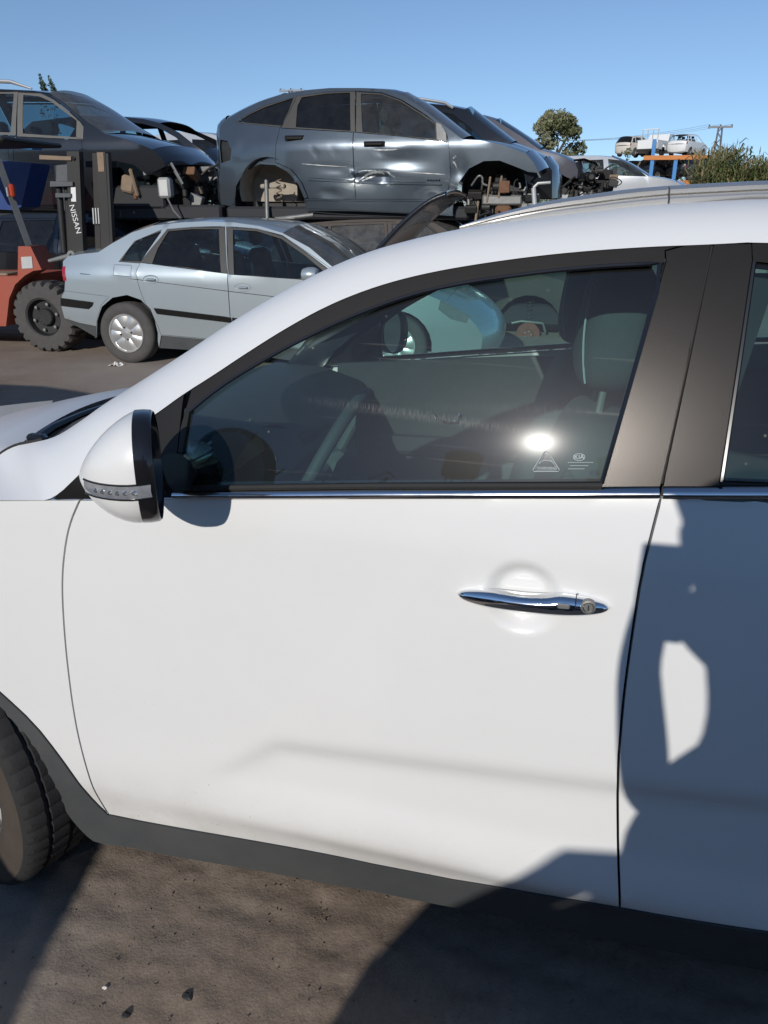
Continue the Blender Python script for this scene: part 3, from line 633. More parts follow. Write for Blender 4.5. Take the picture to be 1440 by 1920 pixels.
# ---- roof rail: curved bar in two lengths
RL = [(863, 431, 423), (900, 425, 411), (945, 418, 397), (1000, 410, 383), (1050, 404, 373), (1110, 398, 364), (1180, 390, 354), (1251, 383, 348), (1340, 379, 343), (1440, 374, 338)]
rail = []
for x, yb, yt in RL:
    b = at_y(x, yb, 1.442); t = at_y(x, yt, 1.46); rail.append((b, t))
for x, zb_, zt_ in ((.6, 1.608, 1.642), (1.0, 1.598, 1.635), (1.5, 1.572, 1.61), (1.8, 1.55, 1.56)): rail.append((np.array([x, 1.44, zb_]), np.array([x, 1.46, zt_])))
def rail_piece(seg):
    lo = dens([a for a, b in seg], 1); hi = dens([b for a, b in seg], 1); v = []; f = []
    prof = [(-.003, -.03), (-.009, .30), (-.006, .44), (.002, .50), (-.004, .57), (-.006, .78), (.006, .97), (.022, 1.0), (.036, .85), (.040, -.05)]
    for a, b in zip(lo, hi):
        for dy, t in prof: v.append((a[0] + (b[0] - a[0]) * t, a[1] + dy + (b[1] - a[1]) * min(t, 1) * .3, a[2] + (b[2] - a[2]) * t))
    n = len(prof)
    for i in range(len(lo) - 1):
        for k in range(n): f.append((i * n + k, (i + 1) * n + k, (i + 1) * n + (k + 1) % n, i * n + (k + 1) % n))
    f.append(tuple(range(n))); f.append(tuple((len(lo) - 1) * n + k for k in range(n))[::-1])
    return v, f
for seg in (rail[:8], rail[7:]):
    if seg is not rail and seg[0] is rail[7]: seg = [(rail[7][0] + np.array([.003, 0, 0]), rail[7][1] + np.array([.003, 0, 0]))] + seg[1:]
    v, f = rail_piece(seg); mesh_obj('roof_rail', v, f, 'satin_silver', suv, True, 50, HOFF)
    mesh_obj('roof_rail', [(p[0], HW - p[1], p[2]) for p in v], [q[::-1] for q in f], 'satin_silver', suv, True, 50, HOFF)
# ---- bonnet, cowl, wiper
rows = []
for y in np.linspace(1.50, HW - 1.50, 25):
    c = 1 - ((y - 2.07) / .57) ** 2; row = []
    xr = -1.27 + .045 * (1 - c) - .02 * c
    for t in np.linspace(0, 1, 22):
        x = xr - t * (.98 - .10 * (1 - c)); z = 1.055 + .048 * c - .16 * t - .20 * t * t - .02 * sstep(.9, 1, 1 - c)
        if t == 0: z -= .016
        row.append((x, y, z))
    rows.append(row)
strip('bonnet', rows, 'hood_white', suv, HOFF)
rows = []
for y in np.linspace(1.30, HW - 1.30, 25):
    c = 1 - ((y - 2.07) / .77) ** 2
    q_ = .10 * sstep(1.50, 1.38, y) + .10 * sstep(HW - 1.50, HW - 1.38, y)
    rows.append([(-1.33 + .05 * (1 - c), y, 1.00 - q_), (-1.25 + .06 * (1 - c), y, 1.022 + .02 * c - q_), (-1.12 + .1 * (1 - c) - .10 * c, y, 1.05 + .045 * c - q_), (-1.0 - .15 * c, y, 1.09 + .03 * c - q_)])
strip('cowl', rows, 'trim_black', suv, HOFF)
wm = MB(); q = [at_z(66, 822, 1.085), at_z(96, 797, 1.10), at_z(150, 768, 1.115), at_z(215, 740, 1.13)]
wm.tube(q, [.012, .011, .008, .006], 6); wm.tube([at_z(80, 826, 1.075), at_z(150, 792, 1.09), at_z(235, 742, 1.12)], .006, 5); wm.box(at_z(70, 822, 1.085), (.05, .03, .03), bev=.008)
wm.build('wiper', 'gloss_black', suv, off=HOFF)
# front end and tail so that the car is whole
fz = [(.25, .10), (.42, .0), (.62, -.02), (.80, .03), (.93, .12)]
rows = []
for y in np.linspace(1.36, HW - 1.36, 17):
    c = 1 - ((y - 2.07) / .71) ** 2; rows.append([(-2.08 - .30 * c + d, y, z) for z, d in fz])
strip('front_bumper', rows, 'white_paint', suv, HOFF)
rows = []
for y in np.linspace(1.34, HW - 1.34, 17):
    c = 1 - ((y - 2.07) / .73) ** 2; rows.append([(2.24 + .12 * c, y, .36), (2.30 + .12 * c, y, .62), (2.26 + .12 * c, y, 1.05), (2.10 + .12 * c, y, 1.30), (1.99 + .05 * c, y, 1.52)])
strip('tailgate', rows, 'white_paint', suv, HOFF)
ub = MB(); ub.box((.05, 2.07, .34), (3.9, 1.45, .14), bev=.03); ub.build('underbody', 'interior_dark', suv, off=HOFF)
# ---- door handle
def hz(px, py, o): p = un(px, py); return p
hb = [un(857, 1112), un(1000, 1118), un(1145, 1127)]
def handle(parent, dx=0.0, dz=0.0):
    cx0 = un(857, 1112)[0] + dx; cx1 = un(1145, 1127)[0] + dx; v = []; f = []; n = 40; m = 14
    ybase = hero_y((cx0 + cx1) / 2 - .1, 1.10) - .0
    for i in range(n + 1):
        t = i / n; x = cx0 + (cx1 - cx0) * t
        zc = 1.006 + .012 * t + dz
        sp = max(0, 1 - (2 * t - 1) ** 2) ** .5
        hh = .0195 * sp ** .9 * (1 - .10 * math.exp(-((t - .45) / .2) ** 2)) + .0004; hup = .0180 * sp ** .9 * (1 - .22 * math.exp(-((t - .45) / .17) ** 2)) + .0035 * sstep(.60, .68, t) * sp + .0004
        yo = .010 + .024 * sp
        yf = np.interp(x, [cx0, cx1], [hero_y(cx0 - .02, 1.10), hero_y(cx1 + .02, 1.10)])
        for k in range(m):
            a = 2 * math.pi * k / m; s_, c_ = math.sin(a), math.cos(a)
            v.append((x, yf - yo * (.45 + .55 * c_) + .004, zc + (hup if s_ > 0 else hh) * s_))
    for i in range(n):
        for k in range(m): f.append((i * m + k, i * m + (k + 1) % m, (i + 1) * m + (k + 1) % m, (i + 1) * m + k))
    f.append(tuple(range(m))[::-1]); f.append(tuple(n * m + k for k in range(m)))
    o = mesh_obj('door_handle', v, f, 'chrome', parent, True, 60, HOFF)
    return cx0, cx1
cx0, cx1 = handle(hs[0])
kx = un(1102, 1127)[0]; kz = un(1102, 1127)[1]; ky = hero_y(kx, 1.10) - .0215
k = MB(); k.lathe([(0.0, -.003), (.007, -.003), (.0075, 0), (.009, -.0035), (.0115, -.0025), (.012, .006)], (kx, ky, kz), 'y', 24); k.build('lock_cylinder', 'steel_grey', hs[0], off=HOFF)
k = MB(); k.box((kx, ky - .0045, kz), (.0018, .001, .009)); k.build('keyhole', 'interior_dark', hs[0], off=HOFF)
k = MB(); k.box((un(1056, 1127)[0], ky - .0025, kz - .002), (.019, .004, .009), bev=.002); k.build('handle_sensor', 'steel_grey', hs[0], off=HOFF)
k = MB(); sx = un(1079, 1120)[0]; k.tube([(sx, ky + .0045, kz + .019), (sx, ky - .0015, kz + .008), (sx, ky - .0018, kz), (sx - .001, ky - .0015, kz - .008), (sx - .001, ky + .0045, kz - .017)], .0008, 5); k.build('handle_joint', 'interior_dark', hs[0], off=HOFF)
# ---- door mirror
MC = Vector((-.600, 1.045, 1.222)); Mrot = Matrix.Rotation(R(24), 3, 'Z')
def mring(t, sc=1.0, n=44):
    """section of the mirror housing at depth t (0 = rim, towards the front)"""
    s_ = max(0.0, 1 - abs(t) ** 1.6) ** .68 if t < 1 else 0; o = []
    for k in range(n):
        a = 2 * math.pi * k / n; ca, sa = math.cos(a), math.sin(a)
        e = 2 / 2.5; y = math.copysign(abs(ca) ** e, ca) * .088; z = math.copysign(abs(sa) ** e, sa) * .086
        if ca > 0: z *= 1 - .18 * ca          # lower inboard
        z += -.006 * t
        o.append((y * s_ * sc - .0 * t, z * s_ * sc + (-.012 * t if t > 0 else 0)))
    return o
def mverts(ts, dep=.094, sc=1.0, x0=0.0):
    v = []
    for t in ts:
        for y, z in mring(t, sc): v.append(Mrot @ Vector((x0 - dep * t, y, z)) + MC)
    return v
def quads(nr, n, off=0, flip=False):
    f = []
    for i in range(nr - 1):
        for k in range(n):
            q = (i * n + k, i * n + (k + 1) % n, (i + 1) * n + (k + 1) % n, (i + 1) * n + k); f.append(q[::-1] if flip else q)
    return f
ts = [0.0, .08, .2, .33, .46, .58, .7, .8, .88, .94, .98, .999]
o_m = mesh_obj('door_mirror', mverts(ts), quads(len(ts), 44), 'dirty_white', suv, True, 60, HOFF)
v = []
for x, sc in ((-.002, 1.008), (.010, 1.014), (.022, 1.0), (.025, .97), (.022, .94), (.008, .91)): v += [Mrot @ Vector((x, y * sc, z * sc)) + MC for y, z in mring(0)]
mesh_obj('mirror_bezel', v, quads(6, 44, flip=True), 'gloss_black', o_m, True, 45, HOFF)
v = [Mrot @ Vector((.008 + .02 * y, y * .91, z * .91)) + MC for y, z in mring(0)]; v.append(Mrot @ Vector((.007, 0, 0)) + MC)
mesh_obj('mirror_glass', v, [(k, (k + 1) % 44, 44) for k in range(44)], 'mirror_glass', o_m, True, 60, HOFF)
# indicator band wrapped round the outer end of the housing
def mpt(t, z, grow=1.006):
    s_ = max(0.0, 1 - abs(t) ** 1.6) ** .68 if t > 0 else 1.0; zz = (z + .012 * t + .006 * t) / max(s_, .05) / .086; zz = max(-1, min(1, zz)); y = -.088 * (1 - abs(zz) ** 2.5) ** (1 / 2.5) * s_
    return Mrot @ Vector((-.094 * t + (-.0 if t else .0), y * grow - .0012, z)) + MC
rows = []
for zf in (-1, -.6, 0, .6, 1):
    rows.append([mpt(t, -.014 + .010 * zf - .006 * t) + Vector((0, -.002 * (1 - abs(zf)), 0)) for t in [-.2, -.08, .0, .15, .3, .45, .6, .72, .82, .89]])
strip('indicator_lamp', rows, 'indicator', o_m, HOFF, sharp=60)
for t in (.06, .2, .32, .44, .56, .67):
    b = MB(); p = mpt(t, -.014 - .006 * t); b.lathe([(0, -.004), (.003, -.0035), (.0045, 0)], p, 'y', 10); b.build('led', 'led', o_m, off=HOFF)
for zf in (-1.15, 1.15):
    b = MB(); b.tube([mpt(t, -.014 + .010 * zf - .006 * t, 1.006) for t in [-.2, -.08, .0, .15, .3, .45, .6, .72, .82, .89]], .0016, 5); b.build('lamp_rim', 'gloss_black', o_m, off=HOFF)
st = MB(); st.tube([(-.59, 1.13, 1.18), (-.60, 1.18, 1.17), (-.61, 1.26, 1.16)], [.035, .028, .04], 10); st.build('mirror_arm', 'gloss_black', o_m, off=HOFF)
# far mirror, seen through the cabin
v2 = [(p[0], HW - p[1], p[2]) for p in mverts(ts)]; o_f = mesh_obj('door_mirror', v2, quads(len(ts), 44, flip=True), 'dirty_white', suv, True, 60, HOFF)
v = []
for x, sc in ((-.002, 1.008), (.010, 1.014), (.022, 1.0), (.025, .97), (.022, .94), (.008, .91)): v += [Mrot @ Vector((x, y * sc, z * sc)) + MC for y, z in mring(0)]
mesh_obj('mirror_bezel', [(p[0], HW - p[1], p[2]) for p in v], quads(6, 44), 'gloss_black', o_f, True, 45, HOFF)
v = [Mrot @ Vector((.008 + .02 * y, y * .91, z * .91)) + MC for y, z in mring(0)]; v.append(Mrot @ Vector((.007, 0, 0)) + MC)
mesh_obj('mirror_glass', [(p[0], HW - p[1], p[2]) for p in v], [((k + 1) % 44, k, 44) for k in range(44)], 'mirror_glass', o_f, True, 60, HOFF)
# ---- front wheel, steered; rear wheel straight
def suv_wheel(loc, rz, lit):
    o = bpy.data.objects.new('wheel', bpy.data.meshes.new('wheel')); 
    r = .345; prof = [(.215, -.085), (.225, -.098), (.262, -.112), (.300, -.113), (.322, -.108)]
    b = MB(); b.lathe(prof, (0, 0, 0), 'y', 96)
    wall = mesh_obj('wheel', b.v, b.f, 'tyre_dusty', suv, True, 60); COL.objects.link(o) if False else None
    n = 216; pr = [(.322, -.108), (.333, -.103), (.341, -.094), (.345, -.080), (.346, -.060), (.337, -.057), (.337, -.049), (.346, -.046), (.347, -.006), (.337, -.003), (.337, .005), (.346, .008), (.346, .046), (.337, .049), (.337, .057), (.346, .06), (.343, .085), (.325, .108), (.26, .11), (.215, .085)]
    def fn(i, k, r_, h):
        if i in (2, 3, 4) and (k % 4) in (0,): return r_ - .004, h
        if i in (7, 8, 11, 12) and ((k + (i > 8) * 2) % 4) == 0: return r_ - .0035, h
        if i in (1,) and (k % 4) == 0: return r_ - .002, h
        return r_, h
    b = MB(); b.lathe(pr, (0, 0, 0), 'y', n, fn); b.build('tread', 'tyre', wall, sharp=25)
    b = MB(); b.lathe([(.218, -.083), (.212, -.088), (.205, -.08), (.20, -.02), (.19, .05)], (0, 0, 0), 'y', 64); b.lathe([(0, -.045), (.06, -.045), (.065, -.03)], (0, 0, 0), 'y', 24)
    for k in range(5):
        a = 2 * math.pi * k / 5 + .3; b.box((.13 * math.cos(a), -.045, .13 * math.sin(a)), (.16, .03, .05), Matrix.Rotation(-a, 3, 'Y'), .008)
    b.build('rim', 'steel_grey', wall)
    wall.location = (loc[0] - HOFF[0], loc[1] - HOFF[1], loc[2]); wall.rotation_euler = (0, 0, rz); return wall
suv_wheel((-1.300, 1.352, .346), R(-23), True)
suv_wheel((rear_wheel_x, 1.29, .346), 0, False)
for y in (2.83,):
    suv_wheel((fwx, y, .346), R(180 - 14), False); suv_wheel((rear_wheel_x, y, .346), R(180), False)
wl_ = MB()
for s_, cx in ((-1, fwx), (1, rear_wheel_x)):
    v = []; n = 20
    for y in (1.30, 1.62):
        for k in range(n + 1): a = math.pi * k / n; v.append((cx + .40 * math.cos(a), y, .34 + .40 * math.sin(a)))
    f = [(k, k + 1, n + 2 + k, n + 1 + k) for k in range(n)] + [tuple(n + 1 + k for k in range(n + 1))]; wl_.add(v, f)
wl_.build('wheel_well', 'interior_dark', suv, off=HOFF)
# ---- cabin
d = MB()
dash = [(-1.10, .62), (-1.10, 1.09), (-.98, 1.125), (-.80, 1.115), (-.66, 1.07), (-.60, 1.00), (-.62, .90), (-.70, .80), (-.66, .62)]
d.extr(dash, 1.36, HW - 1.36); d.build('dashboard', 'cabin_plastic', suv, off=HOFF)
hd = MB(); v = []
for i in range(9):
    for k in range(9):
        u = i / 8; t = k / 8; v.append((-.86 + .26 * u, 1.40 + .36 * t, 1.10 + .065 * math.sin(math.pi * t) * (1 - .35 * u)))
hd.add(v, [(i * 9 + k, i * 9 + k + 1, (i + 1) * 9 + k + 1, (i + 1) * 9 + k) for i in range(8) for k in range(8)]); hd.build('instrument_hood', 'cabin_plastic', suv, off=HOFF)
sw = MB(); sc = Vector((-.455, 1.60, 1.06)); sr = Matrix.Rotation(R(-62), 3, 'Y')
ring = [sc + sr @ Vector((.185 * math.cos(a), .185 * math.sin(a), 0)) for a in np.linspace(0, 2 * math.pi, 40, endpoint=False)]
sw.tube(ring, .0135, 10, closed=True); ow = sw.build('steering_wheel', 'cabin_plastic', suv, off=HOFF)
b = MB(); b.box(sc + sr @ Vector((0, 0, -.02)), (.12, .14, .05), sr, .02); b.box(sc + sr @ Vector((.0, .10, -.01)), (.05, .12, .02), sr, .006); b.box(sc + sr @ Vector((0, -.10, -.01)), (.05, .12, .02), sr, .006); b.box(sc + sr @ Vector((.11, 0, -.01)), (.12, .06, .02), sr, .006); b.build('spokes', 'interior_grey', ow, off=HOFF)
for s_ in (-1, 1):
    b = MB(); b.box(sc + sr @ Vector((.0, .09 * s_, .004)), (.035, .05, .012), sr, .004); b.build('switch_pad', 'satin_silver', ow, off=HOFF)
ins = MB(); ins.box((-.665, 1.58, 1.09), (.012, .28, .09), Matrix.Rotation(R(-20), 3, 'Y'), .005); ins.build('instrument_screen', 'gloss_black', suv, off=HOFF)
cs = MB(); cs.box((-.64, 2.07, .93), (.10, .30, .24), Matrix.Rotation(R(-18), 3, 'Y'), .03); cs.box((-.35, 2.07, .55), (.8, .26, .3), bev=.04); cs.build('centre_console', 'interior_dark', suv, off=HOFF)
fl = MB(); fl.box((.3, 2.07, .42), (2.9, 1.5, .04)); fl.build('floor', 'interior_dark', suv, off=HOFF)
def seat(yc, xc=0.13):
    b = MB(); rb = Matrix.Rotation(R(14), 3, 'Y')
    v = []; n = 12
    def pillow(c, d, M, e=.45):
        vv = []; nu, nv = 28, 16
        for i in range(nv + 1):
            ph = -math.pi / 2 + math.pi * i / nv
            for k in range(nu):
                th = 2 * math.pi * k / nu; g = lambda w, q: math.copysign(abs(w) ** q, w)
                p = Vector((d[0] / 2 * g(math.cos(ph), e) * g(math.cos(th), e), d[1] / 2 * g(math.cos(ph), e) * g(math.sin(th), e), d[2] / 2 * g(math.sin(ph), e)))
                vv.append(M @ p + Vector(c))
        return vv, [(i * nu + k, i * nu + (k + 1) % nu, (i + 1) * nu + (k + 1) % nu, (i + 1) * nu + k) for i in range(nv) for k in range(nu)]
    o = b.add(*pillow((xc + .06, yc, .90), (.17, .50, .66), rb)).build('seat', 'seat_fabric', suv, off=HOFF)
    c = MB(); c.add(*pillow((xc - .28, yc, .60), (.56, .50, .17), Matrix.Rotation(R(-6), 3, 'Y'))); c.build('seat_cushion', 'seat_fabric', o, off=HOFF)
    h = MB(); h.add(*pillow((xc + .135, yc, 1.385), (.135, .29, .25), Matrix.Rotation(R(6), 3, 'Y'), .62)); ho = h.build('headrest', 'seat_fabric', o, off=HOFF)
    p = MB()
    for s_ in (-.07, .07): p.tube([(xc + .115, yc + s_, 1.18), (xc + .13, yc + s_, 1.32)], .007, 8)
    p.build('headrest_post', 'steel_grey', o, off=HOFF)
    st = MB(); st.tube([(xc + .135 - .060 + .012 * math.sin(t) ** 2, yc - .118, 1.385 + .105 * math.sin(t)) for t in np.linspace(-1.2, 1.2, 20)], .0018, 4); st.build('stitching', 'stitch', o, off=HOFF)
seat(1.60, 0.0); seat(2.50, -.02)
for yy in (1.33, HW - 1.33):
    pb = MB(); pb.extr([(.10, .45), (.13, 1.1), (.20, 1.50), (.34, 1.50), (.28, 1.1), (.26, .45)], yy - .03, yy + .03); pb.build('pillar_lining', 'interior_dark', suv, off=HOFF)
 
b = MB(); b.box((.95, 2.07, .90), (.16, 1.25, .62), Matrix.Rotation(R(12), 3, 'Y'), .06); b.box((.68, 2.07, .58), (.5, 1.25, .16), bev=.06); b.build('rear_bench', 'seat_fabric', suv, off=HOFF)
# far door lining with armrest and pull handle
fy = HW - 1.30
v = MB(); v.extr([(-.80, .45), (.20, .45), (.24, 1.195), (-.75, 1.125)], fy - .03, fy + .01); v.box((-.25, fy - .06, .83), (.70, .08, .07), bev=.02); dl = v.build('door_lining', 'interior_grey', suv, off=HOFF)
hp = at_y(840, 742, fy - .05); b = MB(); b.tube([hp + np.array([-.055, 0, .012]), hp + np.array([-.04, -.01, -.008]), hp + np.array([0, -.012, -.016]), hp + np.array([.035, -.01, -.012]), hp + np.array([.045, 0, .014])], .006, 8); b.build('inner_handle', 'chrome', dl, off=HOFF)
b = MB(); b.box((-.02, 1.33, 1.04), (1.3, .05, .10), bev=.02); b.build('door_capping', 'interior_dark', suv, off=HOFF)
# etched marks low in the front glass
def on_glass(px, py, out=.0035): p = un(px, py); return Vector((p[0], hero_y(*p) + .006 - out, p[1]))
def glass_frame(px, py):
    o = on_glass(px, py); e1 = (on_glass(px + 20, py) - o).normalized(); e2 = (on_glass(px, py - 20) - o).normalized(); e3 = e1.cross(e2).normalized(); e2 = e3.cross(e1)
    M = Matrix((e1, e2, e3)).transposed().to_4x4(); M.translation = o - HROOT; return M
text_mesh('etched_emblem', 'KIA', .0095, 'etch', win, glass_frame(1086, 858), .0002)
text_mesh('etched_lettering', 'WARNING', .0062, 'etch', win, glass_frame(1026, 879), .0002)
b = MB(); b.tube([on_glass(1086 + 11 * math.cos(a), 858 + 6.5 * math.sin(a)) for a in np.linspace(0, 2 * math.pi, 24, endpoint=False)], .0005, 4, closed=True); b.build('emblem_ring', 'etch', win, off=HOFF)
tri = [(1024, 847), (1028, 849), (1049, 882), (1047, 885), (1001, 885), (999, 882), (1020, 849)]
b = MB(); b.tube([on_glass(*q) for q in tri], .0007, 4, closed=True); b.tube([on_glass(q[0] + (1024 - q[0]) * .2, q[1] + (872 - q[1]) * .2) for q in tri], .0003, 4, closed=True); b.build('warning_triangle', 'etch', win, off=HOFF)
b = MB(); b.tube([on_glass(1025 + 13 * math.cos(a), 871 - 7 * math.sin(a)) for a in np.linspace(0, math.pi, 12)], .0006, 4); b.build('triangle_figure', 'etch', win, off=HOFF)
for yy, x0, x1 in ((868, 1066, 1112), (874, 1070, 1104), (880, 1066, 1098)):
    b = MB(); xs = np.arange(x0, x1, 3.2)
    for x in xs: b.box(on_glass(x, yy), (.0014, .0003, .0012))
    b.build('etched_line', 'etch', win, off=HOFF)
# ------------------------------------------------------------------ cars of the yard: one builder, each with its own outline
class Frame:
    """side plane of a car: local x along the car (image right), y away from the camera, z up"""
    def __init__(s, ox, oy, rz, surf): s.o = np.array([ox, oy, 0.0]); s.rz = rz; s.c = math.cos(rz); s.s = math.sin(rz); s.surf = surf
    def un(s, px, py, dy=0.0):
        r = ray(px, py); c = CP - s.o
        lr = np.array([r[0] * s.c + r[1] * s.s, -r[0] * s.s + r[1] * s.c, r[2]]); lc = np.array([c[0] * s.c + c[1] * s.s, -c[0] * s.s + c[1] * s.c, c[2]])
        y = 0.0
        for _ in range(24):
            t = (y - lc[1]) / lr[1]; p = lc + lr * t; y = .5 * y + .5 * (s.surf(p[0], p[2]) + dy)
        return (float(p[0]), float(p[2]))
    def l(s, pts): return [s.un(*q) for q in pts]
def body_surf(smid, L, zb, tum=.42, base=.0, z0=None, end=.55, flat=.62):
    def f(x, z):
        d = z - zb; y = base
        if d > 0: y += tum * d + .12 * d * d
        elif d < -.05: y += .05 * (d + .05) ** 2 + (.10 * max(0, -(d + .42)) if True else 0)
        e = abs(x - smid) / (L / 2) - flat
        if e > 0: y += end * e * e
        y += .012 * ((x - smid) / (L / 2)) ** 2
        return y
    return f
def road_wheel(parent, x, z, W, r=.32, w=.20, style='cap', far=True, name='wheel'):
    for side_ in ((0, 1) if far else (0,)):
        sg = -1 if side_ == 0 else 1; yc = .12 if side_ == 0 else W - .12
        b = MB(); b.lathe([(r * .62, sg * w * .42), (r * .70, sg * w * .5), (r * .86, sg * w * .52), (r * .96, sg * w * .45), (r, sg * w * .34), (r, sg * w * .12), (r * .985, sg * w * .10), (r, sg * w * .08), (r, -sg * w * .34), (r * .93, -sg * w * .48), (r * .62, -sg * w * .42)], (x, yc, z), 'y', 48)
        t = b.build(name, 'tyre_worn', parent)
        b = MB(); b.lathe([(r * .635, sg * w * .40), (r * .62, sg * w * .47), (r * .57, sg * w * .40), (r * .55, sg * w * .25), (r * .15, sg * w * .30), (0, sg * w * .30)], (x, yc, z), 'y', 40)
        b.build('rim', 'dark_metal' if style == 'cap' else 'steel_grey', t)
        if style == 'cap' and side_ == 0:
            b = MB(); b.lathe([(r * .64, sg * w * .42), (r * .63, sg * w * .50), (r * .585, sg * w * .50), (r * .57, sg * w * .44)], (x, yc, z), 'y', 48)
            b.lathe([(r * .24, sg * w * .36), (r * .2, sg * w * .47), (0, sg * w * .50)], (x, yc, z), 'y', 24); b.build('cap_ring', 'satin_silver', t)
            for k in range(8):
                a = 2 * math.pi * k / 8 + .2; ca, sa = math.cos(a), math.sin(a); v = []
                for rr, hw, hh in ((.16, .052, .47), (.28, .062, .50), (.42, .085, .50), (.58, .105, .46)):
                    for q in (-1, -.5, 0, .5, 1):
                        tx = q * hw * r / .32 * 1.0; v.append((x + rr * r * ca - tx * sa, yc + sg * w * (hh - .10 * q * q), z + rr * r * sa + tx * ca))
                b = MB(); b.add(v, [(i * 5 + j, i * 5 + j + 1, (i + 1) * 5 + j + 1, (i + 1) * 5 + j) for i in range(3) for j in range(4)]); b.build('spoke', 'satin_silver', t)
            for k in range(4):
                a = 2 * math.pi * k / 4 + .2; b = MB(); b.lathe([(0, sg * w * .53), (.010, sg * w * .52), (.012, sg * w * .46)], (x + .2 * r * math.cos(a), yc, z + .2 * r * math.sin(a)), 'y', 8); b.build('wheel_nut', 'dark_metal', t)
def junk(name, parent, box, n, seed, mats=('dark_metal', 'steel_grey', 'fork_black', 'tan_dirt', 'rust', 'pale_metal'), wts=(6, 3, 4, 1, 1, 1), size=.09):
    """stripped engine bay: castings, brackets, hoses"""
    rd_ = random.Random(seed); b = MB(); (x0, x1), (y0, y1), (z0, z1) = box
    for k in range(n):
        b.cur = rd_.choices(range(len(mats)), wts)[0]
        c = (rd_.uniform(x0, x1), rd_.uniform(y0, y1), rd_.uniform(z0, z1)); q = rd_.random()
        if q < .45: b.box(c, tuple(size * rd_.uniform(.4, 2.2) for _ in range(3)), Matrix.Rotation(rd_.uniform(-.6, .6), 3, rd_.choice('XYZ')), .008)
        elif q < .62: b.lathe([(0, -size * .6), (size * rd_.uniform(.4, .9), -size * .6), (size * rd_.uniform(.5, .9), size * .5), (0, size * .5)], c, rd_.choice('xyz'), 12)
        else:
            p = [Vector(c)]
            for _ in range(4): p.append(p[-1] + Vector((rd_.uniform(-1, 1), rd_.uniform(-.6, .6), rd_.uniform(-1, 1))) * size * 1.5)
            b.tube([tuple(x) for x in smoothline([tuple(x) for x in p], 2)], rd_.uniform(.006, .02), 6)
    o = b.build(name, None, parent, mats=list(mats)); o['kind'] = 'stuff'; return o
def car(name, label, cat, fr, W, chunks, regions, wheels=(), h=.07, inner=None, seats=(), group=None, floor=None, bulge=.05, wstyle='cap', wr=.32, far=True):
    """chunks: outline from rear-bottom over the top to front-bottom, [(part, material, [(x,z)...])]; regions as in panels()"""
    root = empty(name, fr.o.tolist(), fr.rz); tag(root, label, cat, group)
    panels(regions, fr.surf, h, root, None, W if far else None)
    for nm, m, pts in chunks:
        if m is None: continue
        pts = smoothline(pts, 1) if len(pts) > 2 else pts
        n = 14; P = [np.array((p[0], fr.surf(*p), p[1])) for p in pts]; rows = []
        nrm = []
        for i in range(len(P)):
            a = P[max(0, i - 1)]; b_ = P[min(len(P) - 1, i + 1)]; d = b_ - a; q = np.array([-d[2], d[0]]); q /= np.linalg.norm(q) + 1e-9; nrm.append(q)
        for k in range(n + 1):
            v = k / n; c = 1 - abs(2 * v - 1) ** 2.6; row = []
            for p, q in zip(P, nrm):
                bl = bulge * (.6 + 2.6 * abs(q[0]))
                row.append((p[0] + q[0] * bl * c, p[1] + (W - 2 * p[1]) * v, p[2] + q[1] * bl * c))
            rows.append(row)
        strip(nm, rows, m, root)
    if inner:
        x0, x1, z0, z1 = inner; b = MB(); b.box(((x0 + x1) / 2, W / 2, (z0 + z1) / 2), (x1 - x0, W - .34, z1 - z0), bev=.03); b.build('cabin_floor', 'interior_dark', root)
    for (x, z) in seats:
        for yy in (W * .28, W * .72):
            b = MB(); b.box((x, yy, z), (.14, .46, .62), Matrix.Rotation(R(-12), 3, 'Y'), .06); s_ = b.build('seat', 'interior_grey', root)
            b = MB(); b.box((x - .08, yy, z + .42), (.10, .26, .18), Matrix.Rotation(R(-8), 3, 'Y'), .045); b.build('headrest', 'interior_grey', s_)
    for (x, z) in wheels: road_wheel(root, x, z, W, wr, style=wstyle)
    return root
# ---------------- silver-blue saloon
C5S = body_surf(2.25, 4.7, .93, tum=.45, end=.62, flat=.60)
c5p = at_z(243, 682); c5 = Frame(c5p[0] - .95, c5p[1] + .04, R(-2), C5S)
L = c5.l
rear_b = L([(136, 604), (122, 594), (114, 571), (116, 553), (121, 545)]); rear_l = L([(121, 545), (122, 526), (118, 508), (118, 490)]); trunk = L([(118, 490), (127, 481), (155, 476), (184, 473)])
rwin = L([(184, 473), (211, 456), (247, 436), (287, 423)]); roof_ = L([(287, 423), (340, 417), (384, 415), (438, 417), (487, 424), (530, 437)])
scr = L([(530, 437), (580, 464), (631, 507)]); hood = L([(631, 507), (700, 521), (770, 540), (835, 567)]); nose = L([(835, 567), (868, 585), (893, 610), (905, 632), (902, 655), (885, 690)])
arch = L([(296, 640), (296, 624), (290, 600), (282, 580), (264, 562), (238, 553), (211, 558), (191, 575), (182, 602), (181, 632)])
fa = c5.un(745, 668); fa = (fa[0], .30); farch = [(fa[0] + .345 * math.cos(t), fa[1] + .345 * math.sin(t)) for t in np.linspace(-.15, math.pi + .15, 14)]
bot = L([(880, 690), (800, 692), (560, 668), (437, 660), (362, 655), (298, 651)])
outl = rear_b + rear_l[1:] + trunk[1:] + rwin[1:] + roof_[1:] + scr[1:] + hood[1:] + nose[1:] + bot[1:] + arch + L([(180, 634), (150, 612)])
qw = L([(228, 489), (242, 466), (258, 450), (303, 434), (264, 490)]); rw = L([(285, 495), (296, 466), (316, 434), (360, 430), (410, 430), (414, 511), (350, 501)]); fwn = L([(437, 431), (482, 434), (527, 448), (571, 479), (612, 513), (560, 522), (439, 515)])
